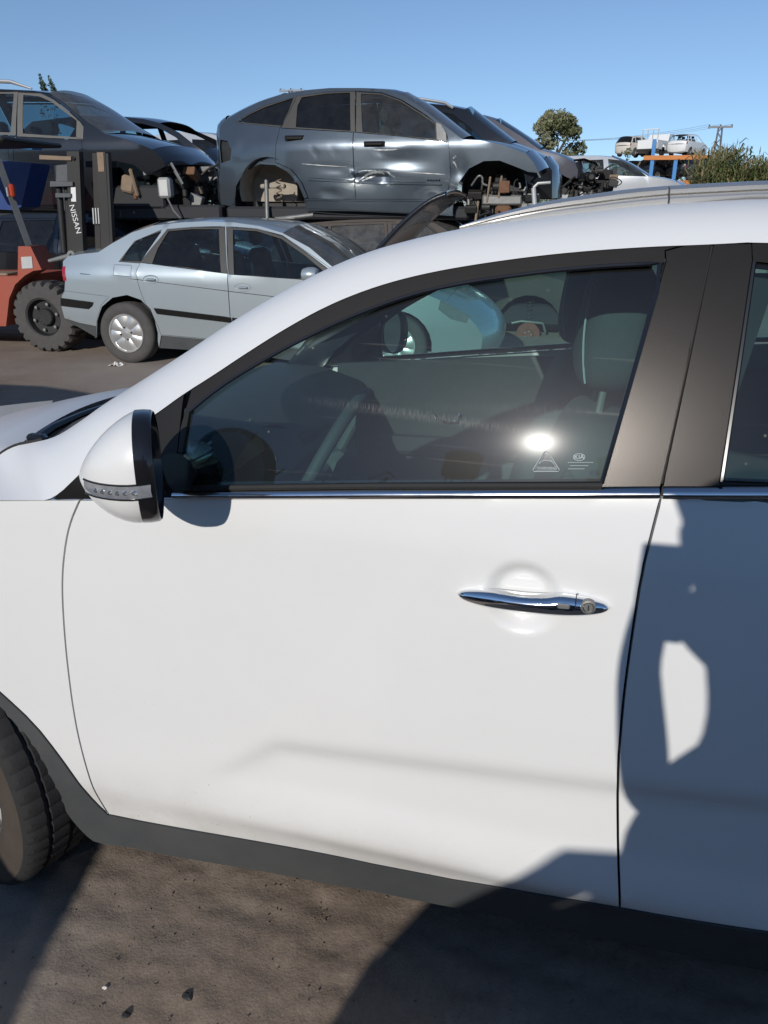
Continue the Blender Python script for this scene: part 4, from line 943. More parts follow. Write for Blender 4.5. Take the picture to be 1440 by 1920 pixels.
rdoor = L([(264, 491), (313, 429), (360, 425), (422, 424), (427, 513), (437, 640), (302, 628), (296, 612), (283, 590), (268, 560), (258, 530), (256, 505)])
fdoor = L([(427, 513), (424, 424), (482, 428), (530, 441), (573, 470), (628, 508), (652, 560), (655, 640), (645, 662), (437, 640)])
frame_r = L([(262, 492), (313, 430), (360, 426), (421, 426), (426, 513)]); frame_f = L([(429, 514), (425, 426), (482, 429), (530, 443), (572, 472), (624, 511), (600, 526)])
frame_q = L([(222, 491), (252, 452), (304, 430), (262, 494)])
strip_r = L([(289, 578), (420, 594), (433, 596), (435, 605), (420, 603), (295, 588)]); strip_f = L([(436, 596), (600, 616), (645, 622), (645, 632), (600, 626), (437, 606)])
bstrip = L([(115, 559), (175, 567), (173, 573), (166, 579), (115, 573)])
skirt = L([(302, 629), (437, 641), (645, 663), (645, 690), (437, 662), (298, 653)])
rskirt = L([(118, 596), (150, 606), (181, 612), (181, 634), (150, 616), (124, 602)])
tail = L([(117, 500), (123, 499), (125, 526), (119, 527)]); fuel = L([(214, 496), (246, 497), (247, 501), (246, 518), (243, 519), (214, 516), (212, 512)])
rbump = L([(114, 571), (116, 553), (122, 545), (160, 550), (205, 556), (190, 572), (181, 604), (181, 634), (150, 616), (122, 600)])
hl = L([(826, 563), (850, 575), (880, 592), (875, 606), (845, 598), (822, 580)])
regs = [dict(name='wheel_opening', poly=arch, mat=None), dict(name='wheel_opening', poly=farch, mat=None),
        dict(name='window_glass', poly=qw, mat='car_glass', gap=0, lip=0, out=-.012), dict(name='window_glass', poly=rw, mat='car_glass', gap=0, lip=0, out=-.012), dict(name='window_glass', poly=fwn, mat='car_glass', gap=0, lip=0, out=-.012),
        dict(name='body_moulding', poly=strip_r, mat='trim_black', gap=0, lip=.02, out=.014), dict(name='body_moulding', poly=strip_f, mat='trim_black', gap=0, lip=.02, out=.014), dict(name='body_moulding', poly=bstrip, mat='trim_black', gap=0, lip=.02, out=.014),
        dict(name='window_frame', poly=frame_q, mat='frame_bronze', gap=.002, lip=.012), dict(name='window_frame', poly=frame_r, mat='frame_bronze', gap=.002, lip=.012), dict(name='window_frame', poly=frame_f, mat='frame_bronze', gap=.002, lip=.012),
        dict(name='tail_lamp', poly=tail, mat='red_lens', gap=0, lip=.02), dict(name='headlamp', poly=hl, mat='lamp_lens', gap=.002, lip=.02), dict(name='fuel_flap', poly=fuel, mat='silver_blue', gap=.004, lip=.012, near_only=True),
        dict(name='sill_trim', poly=skirt, mat='cladding', gap=.002, lip=.03, out=-.01), dict(name='bumper_skirt', poly=rskirt, mat='cladding', gap=.002, lip=.03, out=-.01),
        dict(name='rear_door', poly=rdoor, mat='silver_blue', gap=.004, lip=.02), dict(name='front_door', poly=fdoor, mat='silver_blue', gap=.004, lip=.02), dict(name='rear_bumper', poly=rbump, mat='silver_blue', gap=.003, lip=.02),
        dict(name='body_side', poly=outl, mat='silver_blue', gap=.0, lip=.0)]
saloon = car('silver_saloon', 'silver blue saloon with hubcapped wheels standing beside the forklift', 'car', c5, 1.77,
    [('rear_bumper', 'silver_blue', rear_b), ('boot_lid', 'silver_blue', rear_l), ('boot_lid', 'silver_blue', trunk), ('rear_window', 'dusty_screen', rwin), ('roof', 'silver_blue', roof_), ('windscreen', 'dusty_screen', scr), ('bonnet', 'silver_blue', hood), ('front_bumper', 'silver_blue', nose)],
    regs, h=.06, inner=(.75, 3.3, .28, .62), seats=[(1.15, .86), (2.05, .84)])
cw = c5.un(241, 625, .03); road_wheel(saloon, cw[0], .318, 1.77, .322); road_wheel(saloon, fa[0], .30, 1.77, .30)
b = MB(); b.extr([(.35, .25), (.35, .75), (1.0, .75), (1.3, .35), (3.3, .3), (3.9, .5), (3.9, .2), (1.0, .18)], .30, 1.47); b.build('underbody', 'interior_dark', saloon)
for px, py in ((283, 524), (455, 539)):
    p = c5.un(px, py); y = C5S(*p); b = MB()
    b.lathe([(.0, .006), (.055, .004), (.064, -.002), (.070, .004)], (0, 0, 0), 'y', 28); b.v = [(p[0] + q[0] * 1.35, y + q[1] - .001, p[1] + q[2] * .62) for q in b.v]; o = b.build('handle_cup', 'silver_blue', saloon)
    b = MB(); b.box((p[0] + .005, y - .012, p[1] + .002), (.105, .022, .024), bev=.009); b.build('door_handle', 'silver_blue', o)
b = MB(); q = [c5.un(*t) for t in ((150, 513), (256, 524), (427, 546), (545, 560), (640, 573))]; b.tube([(t[0], C5S(*t) + .001, t[1]) for t in q], .0035, 5); b.build('crease_groove', 'dark_metal', saloon)
p = c5.un(582, 515, -.10); b = MB(); b.lathe([(.02, -.09), (.06, -.07), (.075, -.02), (.075, .03), (.06, .07), (.0, .08)], (0, 0, 0), 'x', 20)
b.v = [(p[0] + q[0] * 1.0, C5S(*p) - .10 + q[1] * 1.25, p[1] + q[2] * .95) for q in b.v]; o = b.build('door_mirror', 'silver_blue', saloon)
b = MB(); b.tube([(p[0] + .04, C5S(*p) - .04, p[1] - .03), (p[0] + .06, C5S(*p) + .02, p[1] - .05)], .03, 8); b.build('mirror_arm', 'trim_black', o)
b = MB(); q = c5.un(320, 420); b.tube([(q[0], C5S(*q) + .3, q[1] + .02), (q[0] - .25, C5S(*q) + .3, q[1] + .16)], .004, 5); b.build('aerial', 'dark_metal', saloon)
# ---------------- slate grey coupe-backed SUV resting on the dusty car
ACS = body_surf(2.1, 4.4, 2.30, tum=.36, end=.5, flat=.68)
ac = Frame(-3.15, 10.35, R(0), ACS); L = ac.l
o0 = ac.un(412, 300)
A_rear = L([(430, 386), (414, 383), (411, 336), (413, 303)]); A_tail = L([(413, 303), (411, 264), (412, 240), (417, 231), (423, 225)]); A_back = L([(423, 225), (455, 206), (488, 190), (527, 177)])
A_roof = L([(527, 177), (573, 169), (618, 165), (684, 165), (726, 168), (749, 177)]); A_scr = L([(749, 177), (782, 196), (814, 221), (867, 261)]); A_hood = L([(867, 261), (900, 263), (943, 272), (986, 288)]); A_nose = L([(986, 288), (1001, 305), (1010, 322)])
A_ra = L([(441, 395), (441, 383), (444, 349), (459, 323), (488, 308), (517, 310), (540, 323), (560, 346), (571, 372), (572, 395)])
A_fa = L([(849, 405), (849, 395), (852, 368), (861, 340), (879, 316), (907, 302), (937, 301), (968, 313), (990, 322), (1010, 324)])
A_out = A_rear + A_tail[1:] + A_back[1:] + A_roof[1:] + A_scr[1:] + A_hood[1:] + A_nose[1:] + A_fa[::-1] + L([(808, 402), (667, 396)]) + A_ra[::-1] + L([(441, 388)])
A_qw = L([(447, 228), (470, 214), (498, 201), (550, 184), (541, 208), (527, 235), (490, 232)]); A_rw = L([(555, 238), (558, 199), (566, 183), (612, 176), (656, 174), (657, 245)]); A_fw = L([(680, 247), (677, 176), (716, 178), (749, 190), (788, 214), (815, 233), (817, 260)])
A_rd = L([(525, 238), (552, 182), (566, 178), (612, 172), (667, 170), (667, 374), (573, 373), (560, 346), (540, 323), (516, 308), (517, 271)])
A_fd = L([(667, 170), (716, 173), (752, 186), (800, 216), (838, 247), (842, 271), (845, 330), (838, 374), (667, 374)])
A_fq = L([(441, 230), (470, 211), (498, 197), (556, 181), (543, 210), (525, 239)]); A_fr = L([(527, 240), (556, 180), (612, 173), (666, 171), (666, 248), (600, 244)]); A_ff = L([(667, 248), (668, 172), (716, 175), (752, 188), (800, 218), (838, 248), (838, 266), (760, 256)])
A_sail = L([(817, 229), (826, 232), (836, 248), (838, 266), (819, 262)]); A_tl = L([(413, 262), (426, 264), (434, 280), (432, 300), (415, 306)])
A_m1 = L([(578, 334), (666, 339), (666, 343), (578, 338)]); A_m2 = L([(671, 339), (826, 344), (828, 347), (671, 344)])
A_sill = L([(573, 376), (667, 377), (838, 377), (850, 384), (849, 402), (808, 401), (667, 395), (572, 391)])
A_fl = L([(520, 306), (545, 317), (566, 342), (578, 370), (571, 372), (560, 346), (540, 323), (517, 310), (488, 308), (459, 323), (444, 349), (441, 383), (434, 382), (437, 345), (453, 318), (486, 302)])
regs = [dict(name='wheel_opening', poly=A_ra, mat=None), dict(name='wheel_opening', poly=A_fa + L([(1010, 405)]), mat=None), dict(name='tail_lamp_opening', poly=A_tl, mat='dark_metal', gap=0, lip=0, out=-.04),
        dict(name='window_glass', poly=A_qw, mat='car_glass_dark', gap=0, lip=0, out=-.012), dict(name='window_glass', poly=A_rw, mat='car_glass_dark', gap=0, lip=0, out=-.012), dict(name='window_glass', poly=A_fw, mat='car_glass_clear', gap=0, lip=0, out=-.012),
        dict(name='mirror_mount', poly=A_sail, mat='steel_grey', gap=.002, lip=.01, out=.002),
        dict(name='body_moulding', poly=A_m1, mat='slate_paint', gap=0, lip=.02, out=.016), dict(name='body_moulding', poly=A_m2, mat='slate_paint', gap=0, lip=.02, out=.016),
        dict(name='window_frame', poly=A_fq, mat='frame_bronze', gap=.003, lip=.012), dict(name='window_frame', poly=A_fr, mat='frame_bronze', gap=.003, lip=.012), dict(name='window_frame', poly=A_ff, mat='frame_bronze', gap=.003, lip=.012),
        dict(name='wheel_arch_flare', poly=A_fl, mat='slate_paint', gap=.002, lip=.03, out=.022), dict(name='sill_trim', poly=A_sill, mat='slate_paint', gap=.003, lip=.03, out=-.012),
        dict(name='rear_door', poly=A_rd, mat='slate_paint', gap=.005, lip=.02), dict(name='front_door', poly=A_fd, mat='slate_paint', gap=.005, lip=.02), dict(name='body_side', poly=A_out, mat='slate_paint', gap=0, lip=0)]
_as = ac.surf
def dented(x, z):
    y = _as(x, z); dd = A_DENTS
    for cx, cz, rx, rz_, dp in dd:
        q = ((x - cx) / rx) ** 2 + ((z - cz) / rz_) ** 2
        if q < 6: y += dp * math.exp(-q)
    return y
A_DENTS = []
for px, py, rx, rz_, dp in ((690, 332, .22, .03, .035), (735, 320, .30, .025, -.018), (720, 335, .06, .05, .03), (630, 318, .25, .02, .018), (760, 300, .25, .10, .022), (800, 366, .12, .04, .015), (620, 362, .12, .03, .015), (455, 276, .08, .05, .018), (548, 330, .06, .08, .02), (590, 286, .03, .03, .01), (625, 280, .025, .02, .012), (745, 280, .12, .02, -.012), (860, 320, .1, .12, .03), (710, 281, .05, .02, .012), (660, 325, .1, .015, -.012)):
    u = ac.un(px, py); A_DENTS.append((u[0], u[1], rx, rz_, dp))
ac.surf = dented
slate = car('slate_suv', 'dented slate grey coupe backed SUV without wheels stacked on a dusty car', 'SUV', ac, 1.85,
    [('rear_bumper', 'slate_paint', A_rear), ('tailgate', 'slate_paint', A_tail), ('rear_window', 'car_glass_dark', A_back), ('roof', 'slate_roof', A_roof), ('windscreen', 'dusty_screen', A_scr), ('bonnet', 'slate_roof', A_hood), ('nose', 'slate_paint', A_nose)],
    regs, h=.05, inner=(ac.un(585, 300)[0], ac.un(830, 300)[0], 1.62, 1.85), seats=[(ac.un(630, 240)[0], 2.22), (ac.un(720, 240)[0], 2.24)])
for px, py in ((553, 259), (702, 270)):
    p = ac.un(px, py); y = ac.surf(*p); b = MB(); b.box((p[0], y - .004, p[1]), (.27, .02, .065), bev=.01); o = b.build('handle_cup', 'gloss_black', slate)
    b = MB(); b.box((p[0], y - .026, p[1]), (.22, .024, .04), bev=.012); b.build('door_handle', 'trim_black', o)
for k in range(5):
    p = ac.un(803 + k * 5.2, 338); b = MB(); b.box((p[0], ac.surf(*p) - .004, p[1]), (.026, .006, .022), bev=.003); b.build('badge_letter', 'chrome', slate)
# wheel wells, struts and what is left of the suspension
for (cx, cz), m in ((ac.un(506, 352), 'inner_panel_beige'), (ac.un(925, 350), 'dark_metal')):
    b = MB(); v = []; n = 18; rr = .40
    for y in (.10, .60):
        for k in range(n + 1): a = -.35 + (math.pi + .7) * k / n; v.append((cx + rr * math.cos(a), y, cz - .03 + rr * math.sin(a)))
    b.add(v, [(k + 1, k, n + 1 + k, n + 2 + k) for k in range(n)] + [tuple(n + 1 + k for k in range(n + 1))]); b.build('wheel_well', m, slate)
p0, p1 = ac.un(497, 338), ac.un(508, 412); b = MB(); b.tube([(p0[0], .22, p0[1]), (p1[0], .10, p1[1])], .028, 10); b.build('shock_absorber', 'steel_grey', slate)
p0 = ac.un(520, 372); b = MB(); b.tube([(p0[0] + .035 * math.cos(t), .25 + .035 * math.sin(t), p0[1] - .04 + .011 * t) for t in np.linspace(0, 25, 80)], .008, 5); b.build('coil_spring', 'tan_dirt', slate)
p0 = ac.un(507, 352); b = MB(); b.box((p0[0], .28, p0[1] + .02), (.34, .10, .055), bev=.015); b.build('subframe', 'inner_panel_beige', slate)
x0, z0 = ac.un(860, 410); x1, z1 = ac.un(1005, 330)
junk('engine_bay', slate, ((x0 + .1, x1), (.12, 1.6), (z0 + .02, z1 - .02)), 120, 5)
b = MB(); p = ac.un(1000, 352); q = ac.un(1003, 395); b.tube([(p[0], .1, p[1]), (q[0], .1, q[1])], .03, 10); b.tube([(p[0], .1, p[1]), (p[0] + .05, .1, p[1] + .05), (p[0] + .2, .12, p[1] + .06)], .018, 8); b.build('air_dryer', 'pale_metal', slate)
for px, py, w_, hh in ((915, 345, .025, .30), (937, 340, .025, .26), (893, 388, .03, .26)):
    p = ac.un(px, py); b = MB(); b.box((p[0], .16, p[1] - .06), (w_, .05, hh), Matrix.Rotation(.1, 3, 'Y'), .008); b.build('bracket', 'tan_dirt', slate)
b = MB(); b.box((ac.un(940, 375)[0], .3, ac.un(940, 375)[1]), (.5, .3, .12), bev=.02); b.build('crossmember', 'steel_grey', slate)
b = MB(); p = ac.un(935, 395); b.box((p[0] + .05, .2, p[1]), (.20, .2, .12), bev=.03); b.build('brake_carrier', 'rust', slate)
b = MB(); b.box((ac.un(640, 395)[0], .95, 1.50), (3.3, 1.5, .16), bev=.03); b.build('underbody', 'interior_dark', slate)
b = MB(); b.box((ac.un(510, 380)[0], .9, 1.62), (.9, .5, .2), bev=.05); b.build('rear_axle', 'dark_metal', slate)
for pts, w0 in (([(672, 339), (688, 327), (703, 322), (716, 323), (726, 330)], .014), ([(700, 321), (750, 322), (800, 325), (834, 327)], .005), ([(566, 307), (600, 310), (650, 313)], .004), ([(620, 318), (665, 320)], .004), ([(700, 281), (730, 281), (745, 280)], .007), ([(676, 341), (690, 334), (704, 330)], .010)):  # pale strips: scraped paint, plus a highlight painted along the front door
    q = smoothline([ac.un(*t) for t in pts], 2); v = []; n = len(q)
    for i, t in enumerate(q):
        w_ = w0 * (.25 + math.sin(math.pi * i / (n - 1)) * (.8 + .4 * math.sin(i * 2.7)))
        for s_ in (-1, 1): v.append((t[0], ac.surf(t[0], t[1] + s_ * w_) - .003, t[1] + s_ * w_))
    mesh_obj('scrape_and_highlight', v, [(2 * i, 2 * i + 2, 2 * i + 3, 2 * i + 1) for i in range(n - 1)], 'pale_metal', slate)
# ------------------------------------------------------------------ saloon bonnet standing open
def slab(pts_px, frame, y0, y1, th, name, m, parent, steps=10):
    q = smoothline([frame.un(*p) for p in pts_px], 2); v = []; f = []
    for y in np.linspace(y0, y1, steps + 1):
        t = (y - y0) / (y1 - y0); c = 1 - (2 * t - 1) ** 2
        for i, p in enumerate(q):
            a = q[max(0, i - 1)]; b_ = q[min(len(q) - 1, i + 1)]; n = np.array([-(b_[1] - a[1]), b_[0] - a[0]]); n /= np.linalg.norm(n) + 1e-9
            v.append((p[0] + n[0] * .04 * c, y, p[1] + n[1] * .04 * c))
    k = len(q); f = [(i * k + j, i * k + j + 1, (i + 1) * k + j + 1, (i + 1) * k + j) for i in range(steps) for j in range(k - 1)]
    o = mesh_obj(name, v, f, m, parent); md = o.modifiers.new('thickness', 'SOLIDIFY'); md.thickness = th; md.offset = 0; return o
slab([(700, 476), (735, 440), (775, 404), (815, 376), (845, 366)], c5, .16, 1.61, .045, 'open_bonnet', 'black_paint', saloon)
# ------------------------------------------------------------------ generic car shapes for cars seen small or from afar
SHAPES = {
 'hatch': dict(rear=[(.03, .16), (.0, .22), (.0, .50)], tail=[(.0, .50), (.02, .64)], rwin=[(.02, .64), (.10, .93)], roof=[(.10, .93), (.28, 1), (.50, .99), (.56, .95)], scr=[(.56, .95), (.74, .64)], hood=[(.74, .64), (.93, .53)], nose=[(.93, .53), (.995, .42), (1, .24), (.97, .14)],
               wins=[[(.06, .66), (.12, .88), (.19, .91), (.17, .65)], [(.19, .65), (.215, .92), (.40, .93), (.40, .64)], [(.43, .64), (.43, .93), (.55, .90), (.70, .64)]], doors=[[(.17, .2), (.17, .64), (.20, .945), (.415, .95), (.415, .2)], [(.415, .2), (.415, .95), (.55, .93), (.72, .645), (.71, .2)]], ax=(.19, .80)),
 'saloon': dict(rear=[(.03, .18), (.0, .25), (.01, .52)], tail=[(.01, .52), (.02, .64), (.15, .68)], rwin=[(.15, .68), (.29, .95)], roof=[(.29, .95), (.40, 1), (.52, .99), (.58, .95)], scr=[(.58, .95), (.73, .67)], hood=[(.73, .67), (.93, .56)], nose=[(.93, .56), (.99, .45), (1, .26), (.97, .16)],
                wins=[[(.21, .69), (.31, .90), (.42, .93), (.42, .67)], [(.45, .67), (.45, .93), (.57, .91), (.69, .67)]], doors=[[(.22, .2), (.20, .68), (.31, .93), (.435, .95), (.435, .2)], [(.435, .2), (.435, .95), (.57, .93), (.71, .67), (.70, .2)]], ax=(.20, .80)),
 'suv': dict(rear=[(.03, .22), (.0, .28), (.0, .55)], tail=[(.0, .55), (.01, .68)], rwin=[(.01, .68), (.06, .94)], roof=[(.06, .94), (.2, 1), (.50, 1), (.57, .96)], scr=[(.57, .96), (.71, .69)], hood=[(.71, .69), (.94, .62)], nose=[(.94, .62), (1, .50), (1, .30), (.97, .20)],
             wins=[[(.05, .70), (.09, .91), (.20, .93), (.19, .69)], [(.215, .69), (.225, .93), (.40, .94), (.40, .68)], [(.43, .68), (.43, .94), (.55, .92), (.67, .68)]], doors=[[(.20, .24), (.20, .68), (.21, .955), (.415, .96), (.415, .24)], [(.415, .24), (.415, .96), (.56, .945), (.69, .69), (.68, .24)]], ax=(.20, .80))}
def gen_car(name, label, cat, x, y, z, rz, shape, paint, L=4.2, H=1.45, W=1.7, wr=.31, glassm='car_glass_dark', group=None, lamps=True, nowheels=False, frame='trim_black', wins=True, screen=True):
    S = SHAPES[shape]; k = lambda l: [(p[0] * L, p[1] * H) for p in l]
    surf = body_surf(L / 2, L, .66 * H, tum=.38, end=.55, flat=.62); fr = Frame(x, y, rz, surf)
    regs = []
    ar = [[(a * L + (wr + .05) * math.cos(t), wr + (wr + .05) * math.sin(t)) for t in np.linspace(-.4, math.pi + .4, 12)] for a in S['ax']]
    for a in ar: regs.append(dict(name='wheel_opening', poly=a, mat=None))
    for w_ in S['wins']: regs.append(dict(name='window_glass', poly=k(w_), mat=glassm if wins else None, gap=0, lip=0, out=-.012))
    if lamps:
        regs.append(dict(name='tail_lamp', poly=k([(0.0, .50), (.04, .51), (.035, .62), (.015, .63)]), mat='red_lens', gap=0, lip=.02, out=.004)); regs.append(dict(name='headlamp', poly=k([(.93, .46), (.99, .43), (.965, .50), (.93, .53)]), mat='lamp_lens', gap=0, lip=.02, out=.004))
    for i, d_ in enumerate(S['doors']): regs.append(dict(name=('rear_door', 'front_door')[i], poly=k(d_), mat=paint, gap=.005, lip=.02))
    seq = ['rear', 'tail', 'rwin', 'roof', 'scr', 'hood', 'nose']; outl = []
    for s_ in seq: outl += k(S[s_])[(1 if outl else 0):]
    regs.append(dict(name='body_side', poly=outl, mat=paint, gap=0, lip=0))
    names = dict(rear=('rear_bumper', paint), tail=('tailgate', paint), rwin=('rear_window', glassm if screen else None), roof=('roof', paint), scr=('windscreen', glassm if screen else None), hood=('bonnet', paint), nose=('front_bumper', paint))
    c = car(name, label, cat, fr, W, [(names[s_][0], names[s_][1], k(S[s_])) for s_ in seq], regs, wheels=() if nowheels else [(a * L, wr) for a in S['ax']], h=.16, inner=(.12 * L, .70 * L, .22 * H, .45 * H), seats=[(.30 * L, .58 * H), (.48 * L, .58 * H)], group=group, wstyle='steel', wr=wr)
    c.location.z = z
    b = MB(); b.box((L / 2, W / 2, .24 * H), (L * .86, W * .72, .12 * H), bev=.03); b.build('underbody', 'interior_dark', c)
    return c
# ------------------------------------------------------------------ dusty brown car under the slate SUV
BRS = body_surf(2.2, 4.6, .92, tum=.40, end=.5, flat=.66); br = Frame(-2.55, 10.30, 0, BRS); L = br.l
B_ra = L([(560, 660), (545, 610), (575, 565), (620, 560), (655, 590), (660, 660)]); B_c = br.un(990, 612); B_fa = [(B_c[0] + .42 * math.cos(t), B_c[1] - .02 + .42 * math.sin(t)) for t in np.linspace(-.3, math.pi + .3, 14)]
B_rear = L([(500, 640), (488, 600), (488, 540), (495, 505)]); B_tail = L([(495, 505), (510, 480)]); B_rw = L([(510, 480), (545, 425)]); B_roof = L([(545, 425), (582, 414), (700, 411), (770, 412), (815, 418)]); B_scr = L([(815, 418), (850, 440), (895, 492)]); B_hood = L([(895, 492), (980, 505), (1060, 528)]); B_nose = L([(1060, 528), (1088, 560), (1090, 610), (1080, 652)])
B_out = B_rear + B_tail[1:] + B_rw[1:] + B_roof[1:] + B_scr[1:] + B_hood[1:] + B_nose[1:]
B_w1 = L([(622, 424), (720, 420), (722, 470), (612, 472)]); B_w2 = L([(735, 420), (800, 424), (850, 462), (865, 482), (738, 474)]); B_w0 = L([(560, 430), (610, 424), (600, 474), (545, 470)])
regs = [dict(name='wheel_opening', poly=B_ra, mat=None), dict(name='wheel_opening', poly=B_fa, mat=None)] + [dict(name='window_glass', poly=p, mat='dusty_screen', gap=.003, lip=0, out=-.01) for p in (B_w0, B_w1, B_w2)] + [
        dict(name='window_frame', poly=L([(612, 478), (618, 418), (726, 415), (727, 478)]), mat='brown_dust_paint', gap=.004, lip=.012, out=.008), dict(name='rear_door', poly=L([(612, 478), (726, 478), (730, 640), (665, 640), (650, 590), (615, 545)]), mat='brown_dust_paint', gap=.005, lip=.02), dict(name='front_door', poly=L([(730, 478), (726, 415), (800, 419), (858, 465), (885, 500), (895, 560), (885, 640), (730, 640)]), mat='brown_dust_paint', gap=.005, lip=.02), dict(name='body_side', poly=B_out, mat='brown_dust_paint', gap=0, lip=0)]
brown = car('dusty_estate', 'dusty brown estate car lying wheelless under the slate grey SUV', 'car', br, 1.72, [('rear_bumper', 'brown_dust_paint', B_rear), ('tailgate', 'brown_dust_paint', B_tail), ('rear_window', 'dusty_screen', B_rw), ('roof', 'brown_dust_paint', B_roof), ('windscreen', 'dusty_screen', B_scr), ('bonnet', 'brown_dust_paint', B_hood), ('front_bumper', 'brown_dust_paint', B_nose)], regs, h=.08, inner=(.6, 3.2, .12, .4), seats=[(1.4, .78), (2.3, .78)])
b = MB(); v = []; n = 18
for y in (.06, .55):
    for k in range(n + 1): a = -.2 + (math.pi + .4) * k / n; v.append((B_c[0] + .41 * math.cos(a), y, B_c[1] - .03 + .41 * math.sin(a)))
b.add(v, [(k + 1, k, n + 1 + k, n + 2 + k) for k in range(n)] + [tuple(n + 1 + k for k in range(n + 1))]); b.build('wheel_well', 'inner_panel_beige', brown)
dc = br.un(990, 626, .05); b = MB(); b.lathe([(0, -.05), (.06, -.05), (.065, -.02), (.15, -.018), (.155, -.005), (.15, .01), (.0, .01)], (dc[0], .10, dc[1]), 'y', 32); dk = b.build('brake_disc', 'rust_red', brown)
for k in range(5):
    a = k * 1.257; b = MB(); b.lathe([(0, -.06), (.012, -.058), (.013, -.04)], (dc[0] + .045 * math.cos(a), .10, dc[1] + .045 * math.sin(a)), 'y', 8); b.build('wheel_bolt', 'steel_grey', dk)
b = MB(); b.tube([(dc[0] + .055 * math.cos(t), .22 + .055 * math.sin(t), dc[1] + .16 + .008 * t) for t in np.linspace(0, 31, 110)], .011, 6); b.build('coil_spring', 'dark_metal', brown)
b = MB(); b.tube([(dc[0], .22, dc[1]), (dc[0], .22, dc[1] + .40)], .028, 10); b.build('strut', 'steel_grey', brown)
b = MB(); b.tube([(dc[0] - .28, .3, dc[1] - .08), (dc[0], .16, dc[1] - .09), (dc[0] + .30, .3, dc[1] - .06)], .025, 8); b.build('wishbone', 'dark_metal', brown)
b = MB(); b.tube([(dc[0] - .22, .14, dc[1] + .13), (dc[0] - .1, .13, dc[1] + .16), (dc[0] + .18, .14, dc[1] + .14), (dc[0] + .22, .15, dc[1] + .03)], .018, 8); b.build('anti_roll_bar', 'steel_grey', brown)
ps = [br.un(520, 412), br.un(605, 405)]; bar = MB(); bar.tube([at_y(520, 411, 10.20), at_y(588, 403, 10.20)], .03, 10); bar.box(at_y(535, 409, 10.2), (.28, .06, .03), bev=.01)
o = bar.build('steel_strut', 'steel_grey'); tag(o, 'loose grey steel strut lying on the dusty estate roof under the slate SUV', 'strut')
# ------------------------------------------------------------------ black people carrier, top left
BMS = body_surf(2.2, 5.0, 2.35, tum=.34, end=.5, flat=.70); bm = Frame(-8.85, 10.45, 0, BMS); L = bm.l
M_rear = L([(-330, 380), (-340, 330), (-340, 270)]); M_tail = L([(-340, 270), (-335, 240)]); M_rw = L([(-335, 240), (-300, 172)]); M_roof = L([(-300, 172), (-150, 166), (0, 167), (60, 170), (92, 174)]); M_scr = L([(92, 174), (122, 194), (152, 220), (198, 251)]); M_hood = L([(198, 251), (248, 264), (285, 280)]); M_nose = L([(285, 280), (304, 297), (310, 312)])
M_fa = L([(200, 400), (201, 345), (206, 312), (222, 303), (251, 309), (266, 322), (290, 322), (310, 312)]); M_ra = L([(-230, 400), (-240, 350), (-210, 315), (-165, 305), (-120, 318), (-95, 350), (-100, 400)])
M_out = M_rear + M_tail[1:] + M_rw[1:] + M_roof[1:] + M_scr[1:] + M_hood[1:] + M_nose[1:] + M_fa[::-1] + L([(150, 392), (-330, 392)])
regs = [dict(name='wheel_opening', poly=M_ra, mat=None), dict(name='window_glass', poly=L([(44, 178), (73, 181), (96, 191), (122, 211), (143, 226), (143, 257), (43, 250)]), mat='car_glass', gap=0, lip=0, out=-.012), dict(name='window_glass', poly=L([(-85, 177), (26, 176), (20, 248), (-85, 245)]), mat='car_glass', gap=0, lip=0, out=-.012), dict(name='window_glass', poly=L([(-285, 182), (-110, 176), (-110, 244), (-310, 240)]), mat='car_glass', gap=0, lip=0, out=-.012),
        dict(name='mirror_mount', poly=L([(144, 224), (151, 229), (157, 238), (156, 261), (143, 258)]), mat='frame_grey', gap=.002, lip=.01, out=.003),
        dict(name='window_frame', poly=L([(34, 173), (76, 175), (100, 186), (126, 206), (150, 228), (156, 262), (32, 256)]), mat='frame_grey', gap=.003, lip=.012), dict(name='window_frame', poly=L([(-92, 173), (34, 172), (30, 254), (-92, 250)]), mat='frame_grey', gap=.003, lip=.012),
        dict(name='front_door', poly=L([(29, 256), (33, 171), (92, 175), (128, 202), (156, 228), (157, 300), (150, 385), (29, 385)]), mat='black_paint', gap=.005, lip=.02), dict(name='rear_door', poly=L([(-92, 250), (-92, 171), (33, 171), (29, 385), (-92, 385)]), mat='black_paint', gap=.005, lip=.02), dict(name='body_side', poly=M_out, mat='black_paint', gap=0, lip=0)]
mpv = car('black_people_carrier', 'black people carrier with stripped nose stacked high behind the forklift', 'people carrier', bm, 1.85, [('rear_bumper', 'black_paint', M_rear), ('tailgate', 'black_paint', M_tail), ('rear_window', 'car_glass', M_rw), ('roof', 'black_paint', M_roof), ('windscreen', 'dusty_screen', M_scr), ('bonnet', 'black_paint', M_hood), ('nose', 'black_paint', M_nose)], regs, h=.07, inner=(.5, 3.6, 1.55, 1.85), seats=[(bm.un(-20, 200)[0], 2.2), (bm.un(75, 220)[0], 2.2)])
b = MB(); q = [bm.un(-280, 164), bm.un(-100, 152), bm.un(32, 156), bm.un(67, 168)]; b.tube([(p[0], .22, p[1] + .0) for p in q], [.018, .022, .025, .012], 8); b.build('roof_rail', 'satin_silver', mpv)
b = MB(); b.box((2.2, .95, 1.50), (4.4, 1.5, .2), bev=.03); b.build('underbody', 'interior_dark', mpv)
x0, z0 = bm.un(210, 385); x1, z1 = bm.un(345, 312); junk('engine_bay', mpv, ((x0 + .1, x1), (.15, 1.6), (z0, z1)), 110, 11)
